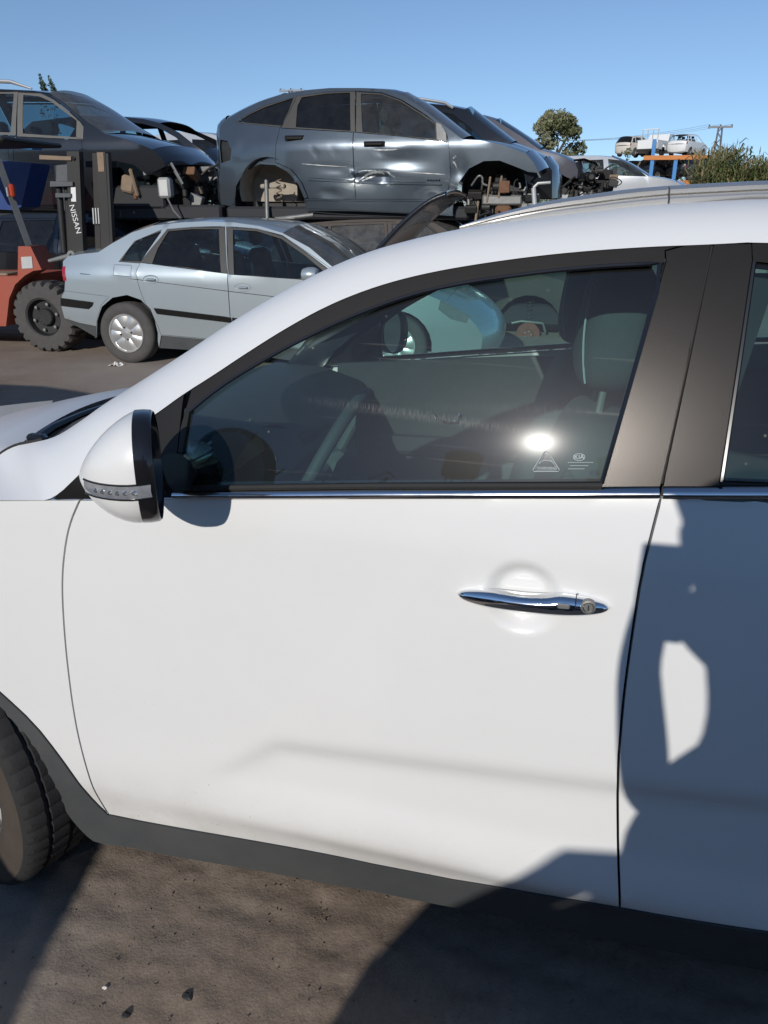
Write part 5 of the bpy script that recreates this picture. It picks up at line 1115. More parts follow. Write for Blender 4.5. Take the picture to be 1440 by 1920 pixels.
b = MB(); p = bm.un(232, 345); b.box((p[0], .16, p[1]), (.20, .12, .22), Matrix.Rotation(.25, 3, 'Y'), .03); b.box((p[0] + .1, .14, p[1] + .02), (.05, .1, .36), Matrix.Rotation(-.2, 3, 'Y'), .02); b.build('suspension_arm', 'tan_dirt', mpv)
b = MB(); p = bm.un(305, 352); b.box((p[0], .12, p[1]), (.18, .16, .26), bev=.03); b.build('washer_bottle', 'pale_metal', mpv)
b = MB(); q = [bm.un(315, 305), bm.un(335, 340), bm.un(338, 345), bm.un(322, 320)]; b.tube([(p[0], .1, p[1]) for p in q], .02, 6, closed=True); b.build('lamp_bracket', 'steel_grey', mpv)
b = MB(); q = [bm.un(*t) for t in ((316, 370), (330, 395), (352, 418))]; b.tube([(p[0], .0, p[1]) for p in q], .012, 5); b.build('loose_cable', 'steel_grey', mpv)
# ------------------------------------------------------------------ cars of the second row, stacked behind
def rowcar(name, label, cat, y, px, paint, wins, glassm, W=1.75, screen='car_glass', extra=(), zb=2.35, x0=None):
    """px: dict of outline pieces in pixels"""
    s0 = at_y(px['rear'][0][0], px['rear'][0][1], y)[0]; s1 = at_y(px['nose'][-1][0], px['nose'][-1][1], y)[0]
    surf = body_surf((s1 - s0) / 2, s1 - s0, zb, tum=.36, end=.5, flat=.7); fr = Frame(s0, y, 0, surf)
    seq = ['rear', 'tail', 'rwin', 'roof', 'scr', 'hood', 'nose']; loc = {k: fr.l(px[k]) for k in seq}; outl = []
    for s_ in seq: outl += loc[s_][(1 if outl else 0):]
    regs = [dict(name='window_glass', poly=fr.l(w_), mat=glassm, gap=0, lip=0, out=-.012) for w_ in wins]
    regs += [dict(name=n_, poly=fr.l(p_), mat=m_, gap=.004, lip=.015, out=o_) for n_, p_, m_, o_ in extra] + [dict(name='body_side', poly=outl, mat=paint, gap=0, lip=0)]
    names = dict(rear=('rear_bumper', paint), tail=('tailgate', paint), rwin=('rear_window', screen), roof=('roof', paint), scr=('windscreen', screen), hood=('bonnet', paint), nose=('nose', paint))
    zz = min(p[1] for p in outl)
    return car(name, label, cat, fr, W, [(names[s_][0], names[s_][1], loc[s_]) for s_ in seq], regs, h=.12, inner=(.6, (s1 - s0) * .62, zz + .06, zz + .4), seats=[((s1 - s0) * .40, zb - .15)]), fr
ch, chf = rowcar('charcoal_suv', 'charcoal SUV with silver roof rail stacked just behind the slate grey SUV', 'SUV', 12.9, dict(rear=[(470, 372), (462, 340), (462, 290)], tail=[(462, 290), (466, 268)], rwin=[(466, 268), (505, 215)], roof=[(505, 215), (600, 201), (700, 194), (784, 192), (840, 198), (872, 205)], scr=[(872, 205), (912, 236), (957, 270)], hood=[(957, 270), (990, 283), (1020, 298)], nose=[(1020, 298), (1035, 320), (1035, 372)]), 'black_paint',
    [[(560, 225), (690, 208), (690, 262), (545, 262)], [(705, 208), (815, 207), (850, 215), (880, 238), (908, 264), (705, 264)]], 'car_glass')
b = MB(); q = [chf.un(*t) for t in ((640, 192), (720, 186), (790, 187), (835, 194), (850, 203))]; b.tube([(p[0], .24, p[1]) for p in q], .022, 8); b.build('roof_rail', 'satin_silver', ch)
pl, plf = rowcar('plum_hatchback', 'plum grey car with stripped front standing behind the slate SUV nose', 'car', 14.9, dict(rear=[(700, 368), (694, 340), (694, 295)], tail=[(694, 295), (697, 275)], rwin=[(697, 275), (735, 225)], roof=[(735, 225), (800, 213), (860, 212), (897, 216), (930, 226)], scr=[(930, 226), (975, 254), (1012, 281)], hood=[(1012, 281), (1045, 290), (1078, 305)], nose=[(1078, 305), (1084, 320), (1082, 334)]), 'plum_paint',
    [[(780, 232), (860, 226), (862, 275), (765, 275)], [(872, 226), (905, 228), (945, 250), (985, 278), (872, 276)]], 'car_glass', extra=[('wheel_opening', [(1000, 372), (1003, 345), (1018, 325), (1040, 320), (1062, 332), (1082, 340), (1082, 372)], None, 0)], W=1.72)
b = MB(); v = []
ax, az = plf.un(1040, 362)
for y in (.05, .5):
    for k in range(15): a = math.pi * k / 14; v.append((ax + .40 * math.cos(a), y, az - .02 + .40 * math.sin(a)))
b.add(v, [(k + 1, k, 15 + k, 16 + k) for k in range(14)] + [tuple(15 + k for k in range(15))]); b.build('wheel_well', 'dark_metal', pl)
x0, z0 = plf.un(1072, 358); x1, z1 = plf.un(1158, 318); junk('engine_bay', pl, ((x0, x1), (.1, 1.5), (z0 - .1, z1)), 120, 23, wts=(8, 3, 6, 1, 0, 1))
v = []; q = [plf.un(*t) for t in ((1076, 302), (1096, 300), (1118, 308), (1132, 326))]
for y in (.25, .5, .75):
    for p in q: v.append((p[0], y, p[1] + .05 - abs(y - .4) * .08))
mesh_obj('lamp_shell', v, [(i * 4 + k, i * 4 + k + 1, (i + 1) * 4 + k + 1, (i + 1) * 4 + k) for i in range(2) for k in range(3)], 'tan_dirt', pl)
b = MB(); q = [plf.un(*t) for t in ((1054, 352), (1078, 330))]; b.tube([(p[0], .02, p[1]) for p in q], .02, 6); b.build('bumper_bracket', 'dark_metal', pl)
sv, svf = rowcar('silver_hatchback', 'silver car stacked beyond the plum grey car below the olive tree', 'car', 18.5, dict(rear=[(1005, 372), (1000, 350), (1002, 325)], tail=[(1002, 325), (1006, 315)], rwin=[(1006, 315), (1030, 298)], roof=[(1030, 298), (1066, 293), (1120, 292), (1149, 295)], scr=[(1149, 295), (1178, 307), (1216, 331)], hood=[(1216, 331), (1245, 335), (1270, 342)], nose=[(1270, 342), (1284, 350), (1284, 372)]), 'silver_paint',
    [[(1085, 301), (1131, 299), (1133, 327), (1085, 326)], [(1140, 298), (1167, 301), (1188, 311), (1213, 331), (1143, 329)], [(1040, 305), (1075, 301), (1075, 325), (1030, 324)]], 'car_glass_clear', W=1.7, zb=2.15)
wr_, wrf = rowcar('black_wreck', 'black wreck with glassless arched pillars and bare engine bay beside the people carrier', 'car', 12.7, dict(rear=[(20, 372), (14, 340), (14, 290)], tail=[(14, 290), (18, 270)], rwin=[(18, 270), (60, 228)], roof=[(60, 228), (150, 217), (233, 219), (270, 223), (300, 231)], scr=[(300, 231), (335, 248), (380, 283)], hood=[(380, 283), (398, 298), (412, 311)], nose=[(412, 311), (416, 322), (414, 340)]), 'black_paint',
    [[(110, 232), (225, 228), (225, 272), (100, 272)], [(236, 229), (268, 232), (298, 240), (330, 258), (352, 281), (236, 275)]], None, screen=None, extra=[('bonnet_edge', [(324, 276), (414, 311), (412, 315), (322, 281)], 'pale_metal', .01), ('engine_opening', [(340, 372), (335, 320), (345, 300), (410, 320), (414, 372)], None, 0)])
x0, z0 = wrf.un(345, 378); x1, z1 = wrf.un(418, 312); junk('engine_bay', wr_, ((x0, x1), (.1, 1.4), (z0, z1 - .05)), 120, 31, wts=(5, 4, 3, 2, 1, 3))
ws, wsf = rowcar('white_saloon', 'white car with dark windows far behind the black wreck', 'car', 18.0, dict(rear=[(235, 372), (230, 340), (232, 300)], tail=[(232, 300), (236, 288)], rwin=[(236, 288), (268, 262)], roof=[(268, 262), (300, 251), (350, 247), (395, 251), (420, 258)], scr=[(420, 258), (455, 275), (478, 292)], hood=[(478, 292), (500, 298), (530, 308)], nose=[(530, 308), (540, 325), (540, 372)]), 'silver_paint',
    [[(302, 264), (350, 261), (352, 287), (296, 287)], [(360, 261), (402, 263), (432, 274), (450, 289), (362, 288)]], 'car_glass_dark', zb=2.5)
# ------------------------------------------------------------------ lower cars that carry the stacks
gen_car('black_estate', 'black estate car crushed at the bottom of the stack behind the forklift', 'car', -8.75, 10.35, 0, 0, 'hatch', 'black_paint', 4.6, 1.50, 1.75, group='cars under the stacks')
gen_car('stacked_saloon', 'dark saloon under the charcoal SUV', 'car', -3.4, 12.85, 0, 0, 'saloon', 'black_paint', 4.4, 1.46, 1.72, group='cars under the stacks')
gen_car('stacked_hatchback', 'dark hatchback under the black wreck', 'car', -8.6, 12.7, 0, 0, 'hatch', 'black_paint', 4.1, 1.50, 1.7, group='cars under the stacks')
gen_car('stacked_hatchback', 'plum hatchback under the stripped plum grey car', 'car', -.6, 14.9, 0, 0, 'hatch', 'plum_paint', 4.1, 1.50, 1.7, group='cars under the stacks')
gen_car('stacked_saloon', 'silver saloon under the far silver car', 'car', 3.6, 18.5, 0, 0, 'saloon', 'silver_paint', 4.3, 1.3, 1.7, group='cars under the stacks')
gen_car('stacked_saloon', 'silver saloon under the far white car', 'car', -8.0, 18.0, 0, 0, 'saloon', 'silver_paint', 4.3, 1.5, 1.7, group='cars under the stacks')
# ------------------------------------------------------------------ forklift
FY = 8.05
fk = empty('forklift', (at_z(85, 650)[0], FY + .5, 0)); tag(fk, 'red forklift with black mast and one big dusty front tyre', 'forklift'); FO = tuple(fk.location)
def fx(px, py, y=FY): p = at_y(px, py, y); return (float(p[0]), float(p[2]))
wc = fx(79, 586, FY + .02); rT = .405
b = MB(); n = 88
def lug(i, k, r_, h_):
    if i in (4, 5) and (k % 4) == 0: return r_ - .05, h_
    if i == 3 and (k % 4) == 0: return r_ - .03, h_
    if i in (6,) and ((k + 2) % 4) == 0: return r_ - .05, h_
    return r_, h_
b.lathe([(.20, -.02), (.225, -.05), (.30, -.055), (.37, -.045), (.395, -.02), (rT, .02), (rT, .15), (.39, .26), (.30, .28), (.20, .24)], (wc[0], FY + .07, rT - .012), 'y', n, lug); tw = b.build('wheel', 'tyre_worn', fk, off=FO, sharp=25)
b = MB(); b.lathe([(.215, -.03), (.205, -.035), (.195, -.01), (.19, .03), (.10, .035), (.095, -.005), (.085, -.015), (.0, -.015)], (wc[0], FY + .07, rT - .012), 'y', 40); b.build('hub', 'dark_metal', tw, off=FO)
for k in range(6):
    a = k * math.pi / 3 + .25; b = MB(); b.lathe([(0, -.008), (.018, -.006), (.019, .03)], (wc[0] + .15 * math.cos(a), FY + .07, rT - .012 + .15 * math.sin(a)), 'y', 6); b.build('wheel_nut', 'steel_grey', tw, off=FO)
for k in range(10):
    a = k * math.pi / 5; b = MB(); b.lathe([(0, -.022), (.009, -.02), (.01, -.0)], (wc[0] + .072 * math.cos(a), FY + .07, rT - .012 + .072 * math.sin(a)), 'y', 6); b.build('hub_bolt', 'dark_metal', tw, off=FO)
b = MB(); b.lathe([(.20, -.02), (.30, -.055), (.37, -.045), (rT, .02), (rT, .15), (.30, .28), (.20, .24)], (wc[0], FY + 1.0, rT - .012), 'y', 40); b.build('wheel', 'tyre_worn', fk, off=FO)
b = MB(); b.lathe([(.16, -.02), (.24, -.03), (.27, .0), (.27, .15), (.16, .17)], (wc[0] - 1.7, FY + .15, .27), 'y', 40); b.build('wheel', 'tyre_worn', fk, off=FO)
b = MB(); b.lathe([(.16, -.02), (.24, -.03), (.27, .0), (.27, .15), (.16, .17)], (wc[0] - 1.7, FY + .85, .27), 'y', 40); b.build('wheel', 'tyre_worn', fk, off=FO)
body = [fx(*p) for p in ((-220, 520), (31, 518), (32, 462), (55, 462), (76, 506), (60, 508), (44, 517), (26, 534), (15, 560), (9, 612), (-60, 612), (-220, 610))]
b = MB(); b.extr(body, FY + .02, FY + .30); b.build('chassis', 'fork_red', fk, off=FO)
b = MB(); b.extr([fx(*p) for p in ((-220, 520), (20, 520), (0, 600), (-220, 600))], FY + .31, FY + 1.15); b.build('engine_cover', 'fork_red', fk, off=FO)
b = MB(); b.extr([fx(*p) for p in ((-330, 600), (-340, 470), (-220, 455), (-221, 600))], FY + .0, FY + 1.2); b.build('counterweight', 'fork_red', fk, off=FO)
b = MB(); b.extr([fx(*p) for p in ((38, 482), (58, 481), (60, 503), (40, 504))], FY + .012, FY + .02); b.build('data_plate', 'pale_metal', fk, off=FO)
b = MB(); b.box((fx(-20, 512)[0], FY + .25, fx(-20, 516)[1]), (.3, .3, .03), bev=.01); b.build('step_plate', 'tan_dirt', fk, off=FO)
for dy in (.06, 1.05):
    b = MB(); p, q = fx(-4, 318), fx(48, 462); b.tube([(p[0] - .02, FY + dy, p[1] + .1), (p[0], FY + dy, p[1]), (q[0], FY + dy, q[1])], .042, 4); b.build('guard_post', 'fork_grey', fk, off=FO)
    b = MB(); p, q = fx(-190, 300), fx(-200, 470); b.tube([(p[0], FY + dy, p[1]), (q[0], FY + dy, q[1])], .04, 4); b.build('guard_post', 'fork_grey', fk, off=FO)
b = MB(); p, q = fx(-195, 294), fx(2, 290); b.box(((p[0] + q[0]) / 2, FY + .55, p[1] + .16), (q[0] - p[0] + .1, 1.1, .05), bev=.02); b.build('overhead_guard', 'fork_black', fk, off=FO)
b = MB(); p = fx(23, 357); b.box((p[0], FY + .0, p[1]), (.055, .06, .13), bev=.015); b.build('indicator_lamp', 'orange_lens', fk, off=FO)
b = MB(); p = fx(19, 360); b.box((p[0] - .01, FY - .02, p[1]), (.02, .05, .10), bev=.008); b.build('lamp_lens', 'pale_metal', fk, off=FO)
# mast
def mast_bar(name, pts, y0, y1, m='fork_black', par=None):
    b = MB(); b.extr([fx(*p) for p in pts], y0, y1); return b.build(name, m, par or fk, off=FO)
plate = mast_bar('mast_channel', [(127, 284), (150, 284), (158, 476), (131, 476)], FY - .02, FY + .06)
mast_bar('mast_channel', [(163, 286), (172, 286), (180, 478), (170, 478)], FY + .10, FY + .16)
mast_bar('mast_rail', [(183, 285), (199, 285), (209, 478), (192, 478)], FY - .02, FY + .10)
mast_bar('mast_rail', [(202, 288), (206, 288), (216, 478), (211, 478)], FY - .04, FY + .02)
mast_bar('mast_crosstie', [(140, 300), (200, 300), (201, 312), (141, 312)], FY + .20, FY + .24)
mast_bar('mast_crosstie', [(146, 395), (206, 395), (207, 408), (147, 408)], FY + .20, FY + .24)
mast_bar('mast_wear_strip', [(184, 286), (196, 286), (198, 322), (187, 322)], FY - .026, FY - .021, 'tan_dirt', plate)
for k in range(3): mast_bar('chain', [(167 + 5 * k, 390), (169 + 5 * k, 390), (171 + 5 * k, 420), (169 + 5 * k, 420)], FY + .06, FY + .08, 'pale_metal')
b = MB(); p, q = fx(104, 310), fx(118, 474); b.tube([(p[0], FY + .03, p[1]), (q[0], FY + .03, q[1])], .035, 10); b.build('lift_cylinder', 'dark_metal', fk, off=FO)
b = MB(); p, q = fx(120, 350), fx(126, 472); b.tube([(p[0], FY + .05, p[1]), (q[0], FY + .05, q[1])], .028, 10); b.build('hose_pipe', 'fork_black', fk, off=FO)
mast_bar('crossbar', [(78, 291), (137, 294), (137, 301), (78, 299)], FY - .04, FY + .02, 'tan_dirt'); mast_bar('crossbar', [(99, 340), (141, 341), (141, 349), (99, 350)], FY - .05, FY - .021, 'fork_grey'); mast_bar('crossbar', [(109, 362), (137, 363), (137, 370), (109, 370)], FY - .05, FY - .021, 'fork_grey')
mast_bar('crossbar', [(107, 310), (128, 308), (128, 340), (106, 340)], FY - .01, FY + .04, 'fork_grey')
mast_bar('mast_sticker', [(135, 351), (144, 351), (145, 378), (136, 378)], FY - .024, FY - .021, 'lettering', plate)
p, q = fx(94, 489), fx(140, 478); b = MB(); b.tube([(p[0], FY - .02, p[1]), (q[0], FY - .02, q[1])], [.02, .035], 10); b.build('tilt_cylinder', 'steel_grey', fk, off=FO)
b = MB(); b.lathe([(.02, -.03), (.05, -.03), (.055, .03), (.02, .03)], (q[0], FY - .04, q[1]), 'y', 20); b.build('tilt_pivot', 'steel_grey', fk, off=FO)
b = MB(); b.tube([(fx(140, 300)[0] + .02 * math.sin(t * 3), FY - .03, fx(140, 300)[1] + .03 * t) for t in np.linspace(0, 1, 6)], .01, 5); b.build('hose', 'rubber', fk, off=FO)
tp, tq = fx(139, 412), fx(145, 412); c_ = fx(143, 411)
lean = math.atan2(fx(154, 440)[0] - fx(151, 384)[0], fx(151, 384)[1] - fx(154, 440)[1])
MT = Matrix.Translation(Vector((c_[0], FY - .0225, c_[1])) - Vector(FO)) @ Matrix.Rotation(R(90), 4, 'X') @ Matrix.Rotation(-math.pi / 2 + .14, 4, 'Z')
text_mesh('mast_lettering', 'NISSAN', .088, 'lettering', plate, MT, .001)
# fork carriage behind the saloon's boot
b = MB(); p = fx(222, 470, FY + .3); b.box((p[0] - .02, FY + .45, .55), (.08, 1.0, .5), bev=.02); b.build('fork_carriage', 'fork_black', fk, off=FO)
for dy in (.2, .7):
    b = MB(); b.box((p[0] + .5, FY + dy, .12), (1.0, .12, .045), bev=.01); b.box((p[0] + .03, FY + dy, .45), (.05, .12, .7), bev=.01); b.build('fork', 'fork_black', fk, off=FO)
# blue skip / bin and cables behind the forklift
b = MB(); q = [at_y(*t, 9.55) for t in ((-6, 300), (64, 306), (44, 388), (28, 394), (-2, 392))]; b.extr([(t[0], t[2]) for t in q], 9.5, 9.9); o = b.build('blue_bin', 'blue_plastic'); tag(o, 'dark blue plastic bin behind the forklift post', 'bin')
b = MB(); q = [at_y(*t, 9.3) for t in ((38, 266), (62, 263), (60, 280), (40, 279))]; b.extr([(t[0], t[2]) for t in q], 9.3, 9.5); o = b.build('blue_sheet', 'bright_blue'); tag(o, 'small bright blue sheet scrap on top of the forklift guard', 'sheet')
# ------------------------------------------------------------------ far storage rack with cars on two levels
RD = 66.0
def rp(px, py, d=RD): return at_y(px, py, d)
rack = empty('storage_rack', (float(rp(1270, 300)[0]), RD, 0)); tag(rack, 'tall rack with blue posts and orange beams in the distance', 'rack'); RO = tuple(rack.location)
zt = rp(1270, 291)[2]; zm = rp(1270, 338)[2]
for px, dd in ((1223, 0), (1267, 0), (1326, 0), (1206, 5.5), (1250, 5.5), (1305, 5.5)):
    x = rp(px, 300, RD + dd)[0]; b = MB(); top = zt + (1.1 if px == 1223 else -.12); b.box((x, RD + dd, top / 2), (.26, .26, top)); b.build('post', 'rack_blue', rack, off=RO)
for z in (zt, zm, .9):
    for dd in (0, 5.5):
        x0, x1 = rp(1206, 300, RD + dd)[0], rp(1334, 300, RD + dd)[0]; b = MB(); b.box(((x0 + x1) / 2, RD + dd - .15, z - .16), (x1 - x0, .12, .30)); b.build('beam', 'rack_orange', rack, off=RO)
    for px in (1223, 1267, 1326):
        x0 = rp(px, 300, RD)[0]; x1 = rp(px - 18, 300, RD + 5.5)[0]; b = MB(); b.tube([(x0, RD, z - .12), (x1, RD + 5.5, z - .12)], .10, 4); b.build('cross_beam', 'rack_orange', rack, off=RO)
def rc(px, zz, rz, **k): p = rp(px, 300, RD + .3); return float(p[0]), RD + .3, float(zz)
x, y, z = rc(1180, zt, 0); gen_car('cream_saloon', 'small old cream car on the top of the far rack', 'car', x, y, z + .02, R(52), 'hatch', 'cream_paint', 3.6, 1.40, 1.48, .27, group='cars on the far rack')
x, y, z = rc(1285, zt, 0); gen_car('white_shell', 'white car shell with open doors at the right end of the far rack top', 'car', x, y, z + .02, R(58), 'hatch', 'dirty_white', 3.9, 1.5, 1.62, .28, wins=False, screen=False, group='cars on the far rack')
x, y, z = rc(1186, zm, 0); gen_car('grey_hatchback', 'silver car on the lower level of the far rack left of the blue post', 'car', x, y, z + .02, R(50), 'saloon', 'silver_paint', 4.1, 1.42, 1.65, .3, group='cars on the far rack')
x, y, z = rc(1226, zm, 0); gen_car('black_hatchback', 'black car on the lower level of the far rack between the posts', 'car', x, y, z + .02, R(48), 'hatch', 'black_paint', 4.1, 1.5, 1.7, .31, group='cars on the far rack')
x, y, z = rc(1288, zm, 0); gen_car('black_suv', 'black SUV on the lower level at the right end of the far rack', 'SUV', x, y, z + .02, R(52), 'suv', 'black_paint', 4.3, 1.66, 1.75, .33, group='cars on the far rack')
# white pickup, tail towards the camera
x, y, z = rc(1229, zt, 0); pk = empty('white_pickup', (x, y, z + .02), R(62)); tag(pk, 'white pickup with tall bed frame on the top of the far rack', 'pickup', 'cars on the far rack')
W_ = 1.72
b = MB(); b.box((.03, W_ / 2, .78), (.06, W_, .62), bev=.02); b.build('tailgate', 'dirty_white', pk)
for yy in (.03, W_ - .03): b = MB(); b.extr([(.06, .48), (.06, 1.08), (2.2, 1.08), (2.2, .45), (1.75, .45), (1.65, .72), (1.35, .86), (1.05, .72), (.95, .45)], yy - .03, yy + .03); b.build('bed_side', 'dirty_white', pk)
b = MB(); b.box((1.1, W_ / 2, .55), (2.1, W_ - .1, .06)); b.build('bed_floor', 'dirty_white', pk)
b = MB(); b.box((.02, W_ / 2, .40), (.08, W_ * .9, .12), bev=.02); b.build('rear_bumper', 'dark_metal', pk)
for yy in (.12, W_ - .12):
    b = MB(); b.lathe([(.18, -.1), (.31, -.1), (.33, .0), (.31, .1), (.18, .1), (0, .1)], (1.35, yy, .33), 'y', 24); b.build('wheel', 'tyre', pk)
for t in np.linspace(0, 1, 4): b = MB(); b.tube([(.55, .25 + t * (W_ - .5), 1.06), (.6, .25 + t * (W_ - .5), 1.85)], .035, 6); b.build('frame_bar', 'pale_metal', pk)
b = MB(); b.tube([(.6, .25, 1.84), (.6, W_ - .25, 1.84)], .04, 6); b.build('frame_bar', 'lettering', pk); b = MB(); b.tube([(.55, .25, 1.12), (.55, W_ - .25, 1.12)], .04, 6); b.build('frame_bar', 'lettering', pk)
b = MB(); b.extr([(2.25, .4), (2.25, 1.15), (2.45, 1.6), (3.3, 1.62), (3.75, 1.1), (4.6, .98), (4.75, .6), (4.7, .35)], .06, W_ - .06); b.build('cab', 'dirty_white', pk)
for yy in (.055, W_ - .055): b = MB(); b.extr([(2.5, 1.12), (2.6, 1.5), (3.2, 1.5), (3.5, 1.12)], yy - .01, yy + .01); b.build('window_glass', 'car_glass_dark', pk)
for k in range(6): b = MB(); b.box((-.004, .3 + k * .22, .82), (.012, .05, .34)); b.build('tailgate_rib', 'dirty_white', pk)
# ------------------------------------------------------------------ pylons and wires
def pylon(px, pyt, d, arm, label):
    t = at_y(px, pyt, d); o = empty('power_pylon', (float(t[0]), d, 0)); tag(o, label, 'pylon'); h = float(t[2])
    for sx in (-1, 1):
        for sy in (-1, 1): b = MB(); b.tube([(sx * .9, sy * .9, 0), (sx * .28, sy * .28, h)], .09, 4); b.build('leg', 'galvanised', o)
    b = MB(); nseg = 16
    for i in range(nseg):
        z0, z1 = h * i / nseg, h * (i + 1) / nseg; w0 = .9 - .62 * i / nseg; w1 = .9 - .62 * (i + 1) / nseg; s_ = 1 if i % 2 else -1
        for sy in (-1, 1): b.tube([(-s_ * w0, sy * w0, z0), (s_ * w1, sy * w1, z1)], .05, 4)
        for sx in (-1, 1): b.tube([(sx * w0, -s_ * w0, z0), (sx * w1, s_ * w1, z1)], .05, 4)
    q = b.build('lattice', 'galvanised', o); q['kind'] = 'stuff'
    b = MB(); b.box((0, 0, h), (arm, .35, .30)); b.build('crossarm', 'galvanised', o)
    for sx in (-1, 0, 1): b = MB(); b.lathe([(.0, -.35), (.14, -.3), (.10, -.15), (.14, 0), (.05, .15)], (sx * arm * .46, 0, h + .25), 'z', 10); b.build('insulator', 'fork_grey', o)
    return float(t[0]), h
PD = 150.0
xa, ha = pylon(1351, 238, PD, 3.8, 'lattice power pylon with T shaped top above the reeds'); xb, hb_ = pylon(545, 170, PD, 4.2, 'far power pylon whose top shows above the slate SUV roof')
for k, sx in enumerate((-1.75, 0, 1.75)):
    b = MB(); b.tube([(xa + sx * 1 + (xb - xa) * t, PD + .3 * k, ha + .4 + (hb_ - ha) * t - 5.0 * 4 * t * (1 - t)) for t in np.linspace(0, 1, 24)], .02, 4); o = b.build('power_line', 'galvanised'); tag(o, ('lowest', 'middle', 'topmost')[k] + ' of the wires strung between the two pylons', 'wire', 'power lines')
# ------------------------------------------------------------------ vegetation
def leaf_cloud(centers, n, size, seed, flat=.6):
    rd_ = np.random.RandomState(seed); v = []; f = []
    for (c, r_) in centers:
        m = max(4, int(n * r_ ** 2)); d = rd_.normal(size=(m, 3)); d /= np.linalg.norm(d, axis=1)[:, None]; rr = r_ * rd_.uniform(.45, 1.08, m) ** .6
        p = np.array(c) + d * rr[:, None]
        for q in p:
            a = rd_.normal(size=3); a /= np.linalg.norm(a); b_ = np.cross(a, rd_.normal(size=3)); b_ /= np.linalg.norm(b_) + 1e-9; s_ = size * rd_.uniform(.6, 1.4)
            k = len(v); v += [q + a * s_, q + b_ * s_ * .4, q - a * s_, q - b_ * s_ * .4]; f.append((k, k + 1, k + 2, k + 3))
    return v, f
def tree(name, label, base, h, rx, trunk_h, m, seed, size=.10, n=420, m2=None):
    rd_ = random.Random(seed); o = empty(name, base); tag(o, label, 'tree')
    b = MB(); b.tube([(0, 0, 0), (.05, .02, trunk_h * .6), (-.04, 0, trunk_h), (.05, .05, h * .75)], [.22, .17, .13, .05], 10)
    for k in range(7):
        a = rd_.uniform(0, 6.28); z = trunk_h * rd_.uniform(.8, 1.4); b.tube([(0, 0, z), (math.cos(a) * rx * .35, math.sin(a) * rx * .35, z + .8), (math.cos(a) * rx * .7, math.sin(a) * rx * .7, z + 1.6)], [.08, .05, .02], 6)
    b.build('trunk', 'bark', o)
    cs = []
    for k in range(60):
        t = rd_.uniform(0, 1); z = trunk_h + (h - trunk_h) * t; w = rx * math.sin(math.pi * (.12 + .80 * t)) ** .7; a = rd_.uniform(0, 6.28); q = rd_.uniform(.3, 1) ** .5
        cs.append(((math.cos(a) * w * q, math.sin(a) * w * q, z), rd_.uniform(.22, .5) * rx * .55))
    v, f = leaf_cloud(cs[::2], n, size, seed); mesh_obj('crown', v, f, m, o, False)
    v, f = leaf_cloud(cs[1::2], n, size, seed + 1); mesh_obj('crown', v, f, m2 or m, o, False)
    return o
tb = at_y(1045, 250, 42); tt = at_y(1045, 218, 42); tree('olive_tree', 'round pale olive green tree above the plum grey car', (float(tb[0]), 42, 0), float(tt[2]), 1.38, 2.9, 'leaf_olive', 4, .10, 1500, 'leaf_pale')
tt = at_y(82, 138, 36); tree('poplar_tree', 'dark green treetop peeking over the black people carrier', (float(tt[0]), 36, 0), float(tt[2]) - .35, .50, 2.0, 'leaf_dark', 8, .08, 500)
for i, (px, pt) in enumerate(((74, 137), (91, 141))):
    q = at_y(px, pt, 36); cs = [((float(q[0]) + .04 * k * (1 if i else .6), 36, float(q[2]) - .07 - .13 * k), .05 + .022 * k) for k in range(8)]
    v, f = leaf_cloud(cs, 5000, .05, 20 + i); o = mesh_obj('poplar_shoot', v, f, 'leaf_dark', None, False); tag(o, ('left', 'right')[i] + ' of two dark leafy shoots standing up above the people carrier roof', 'shoot', 'treetop shoots')
tt = at_y(1172, 284, 60); tree('shrub', 'small green shrub between the silver car and the rack', (float(tt[0]), 60, 0), float(tt[2]), .9, 1.6, 'leaf_olive', 9, .12, 300)
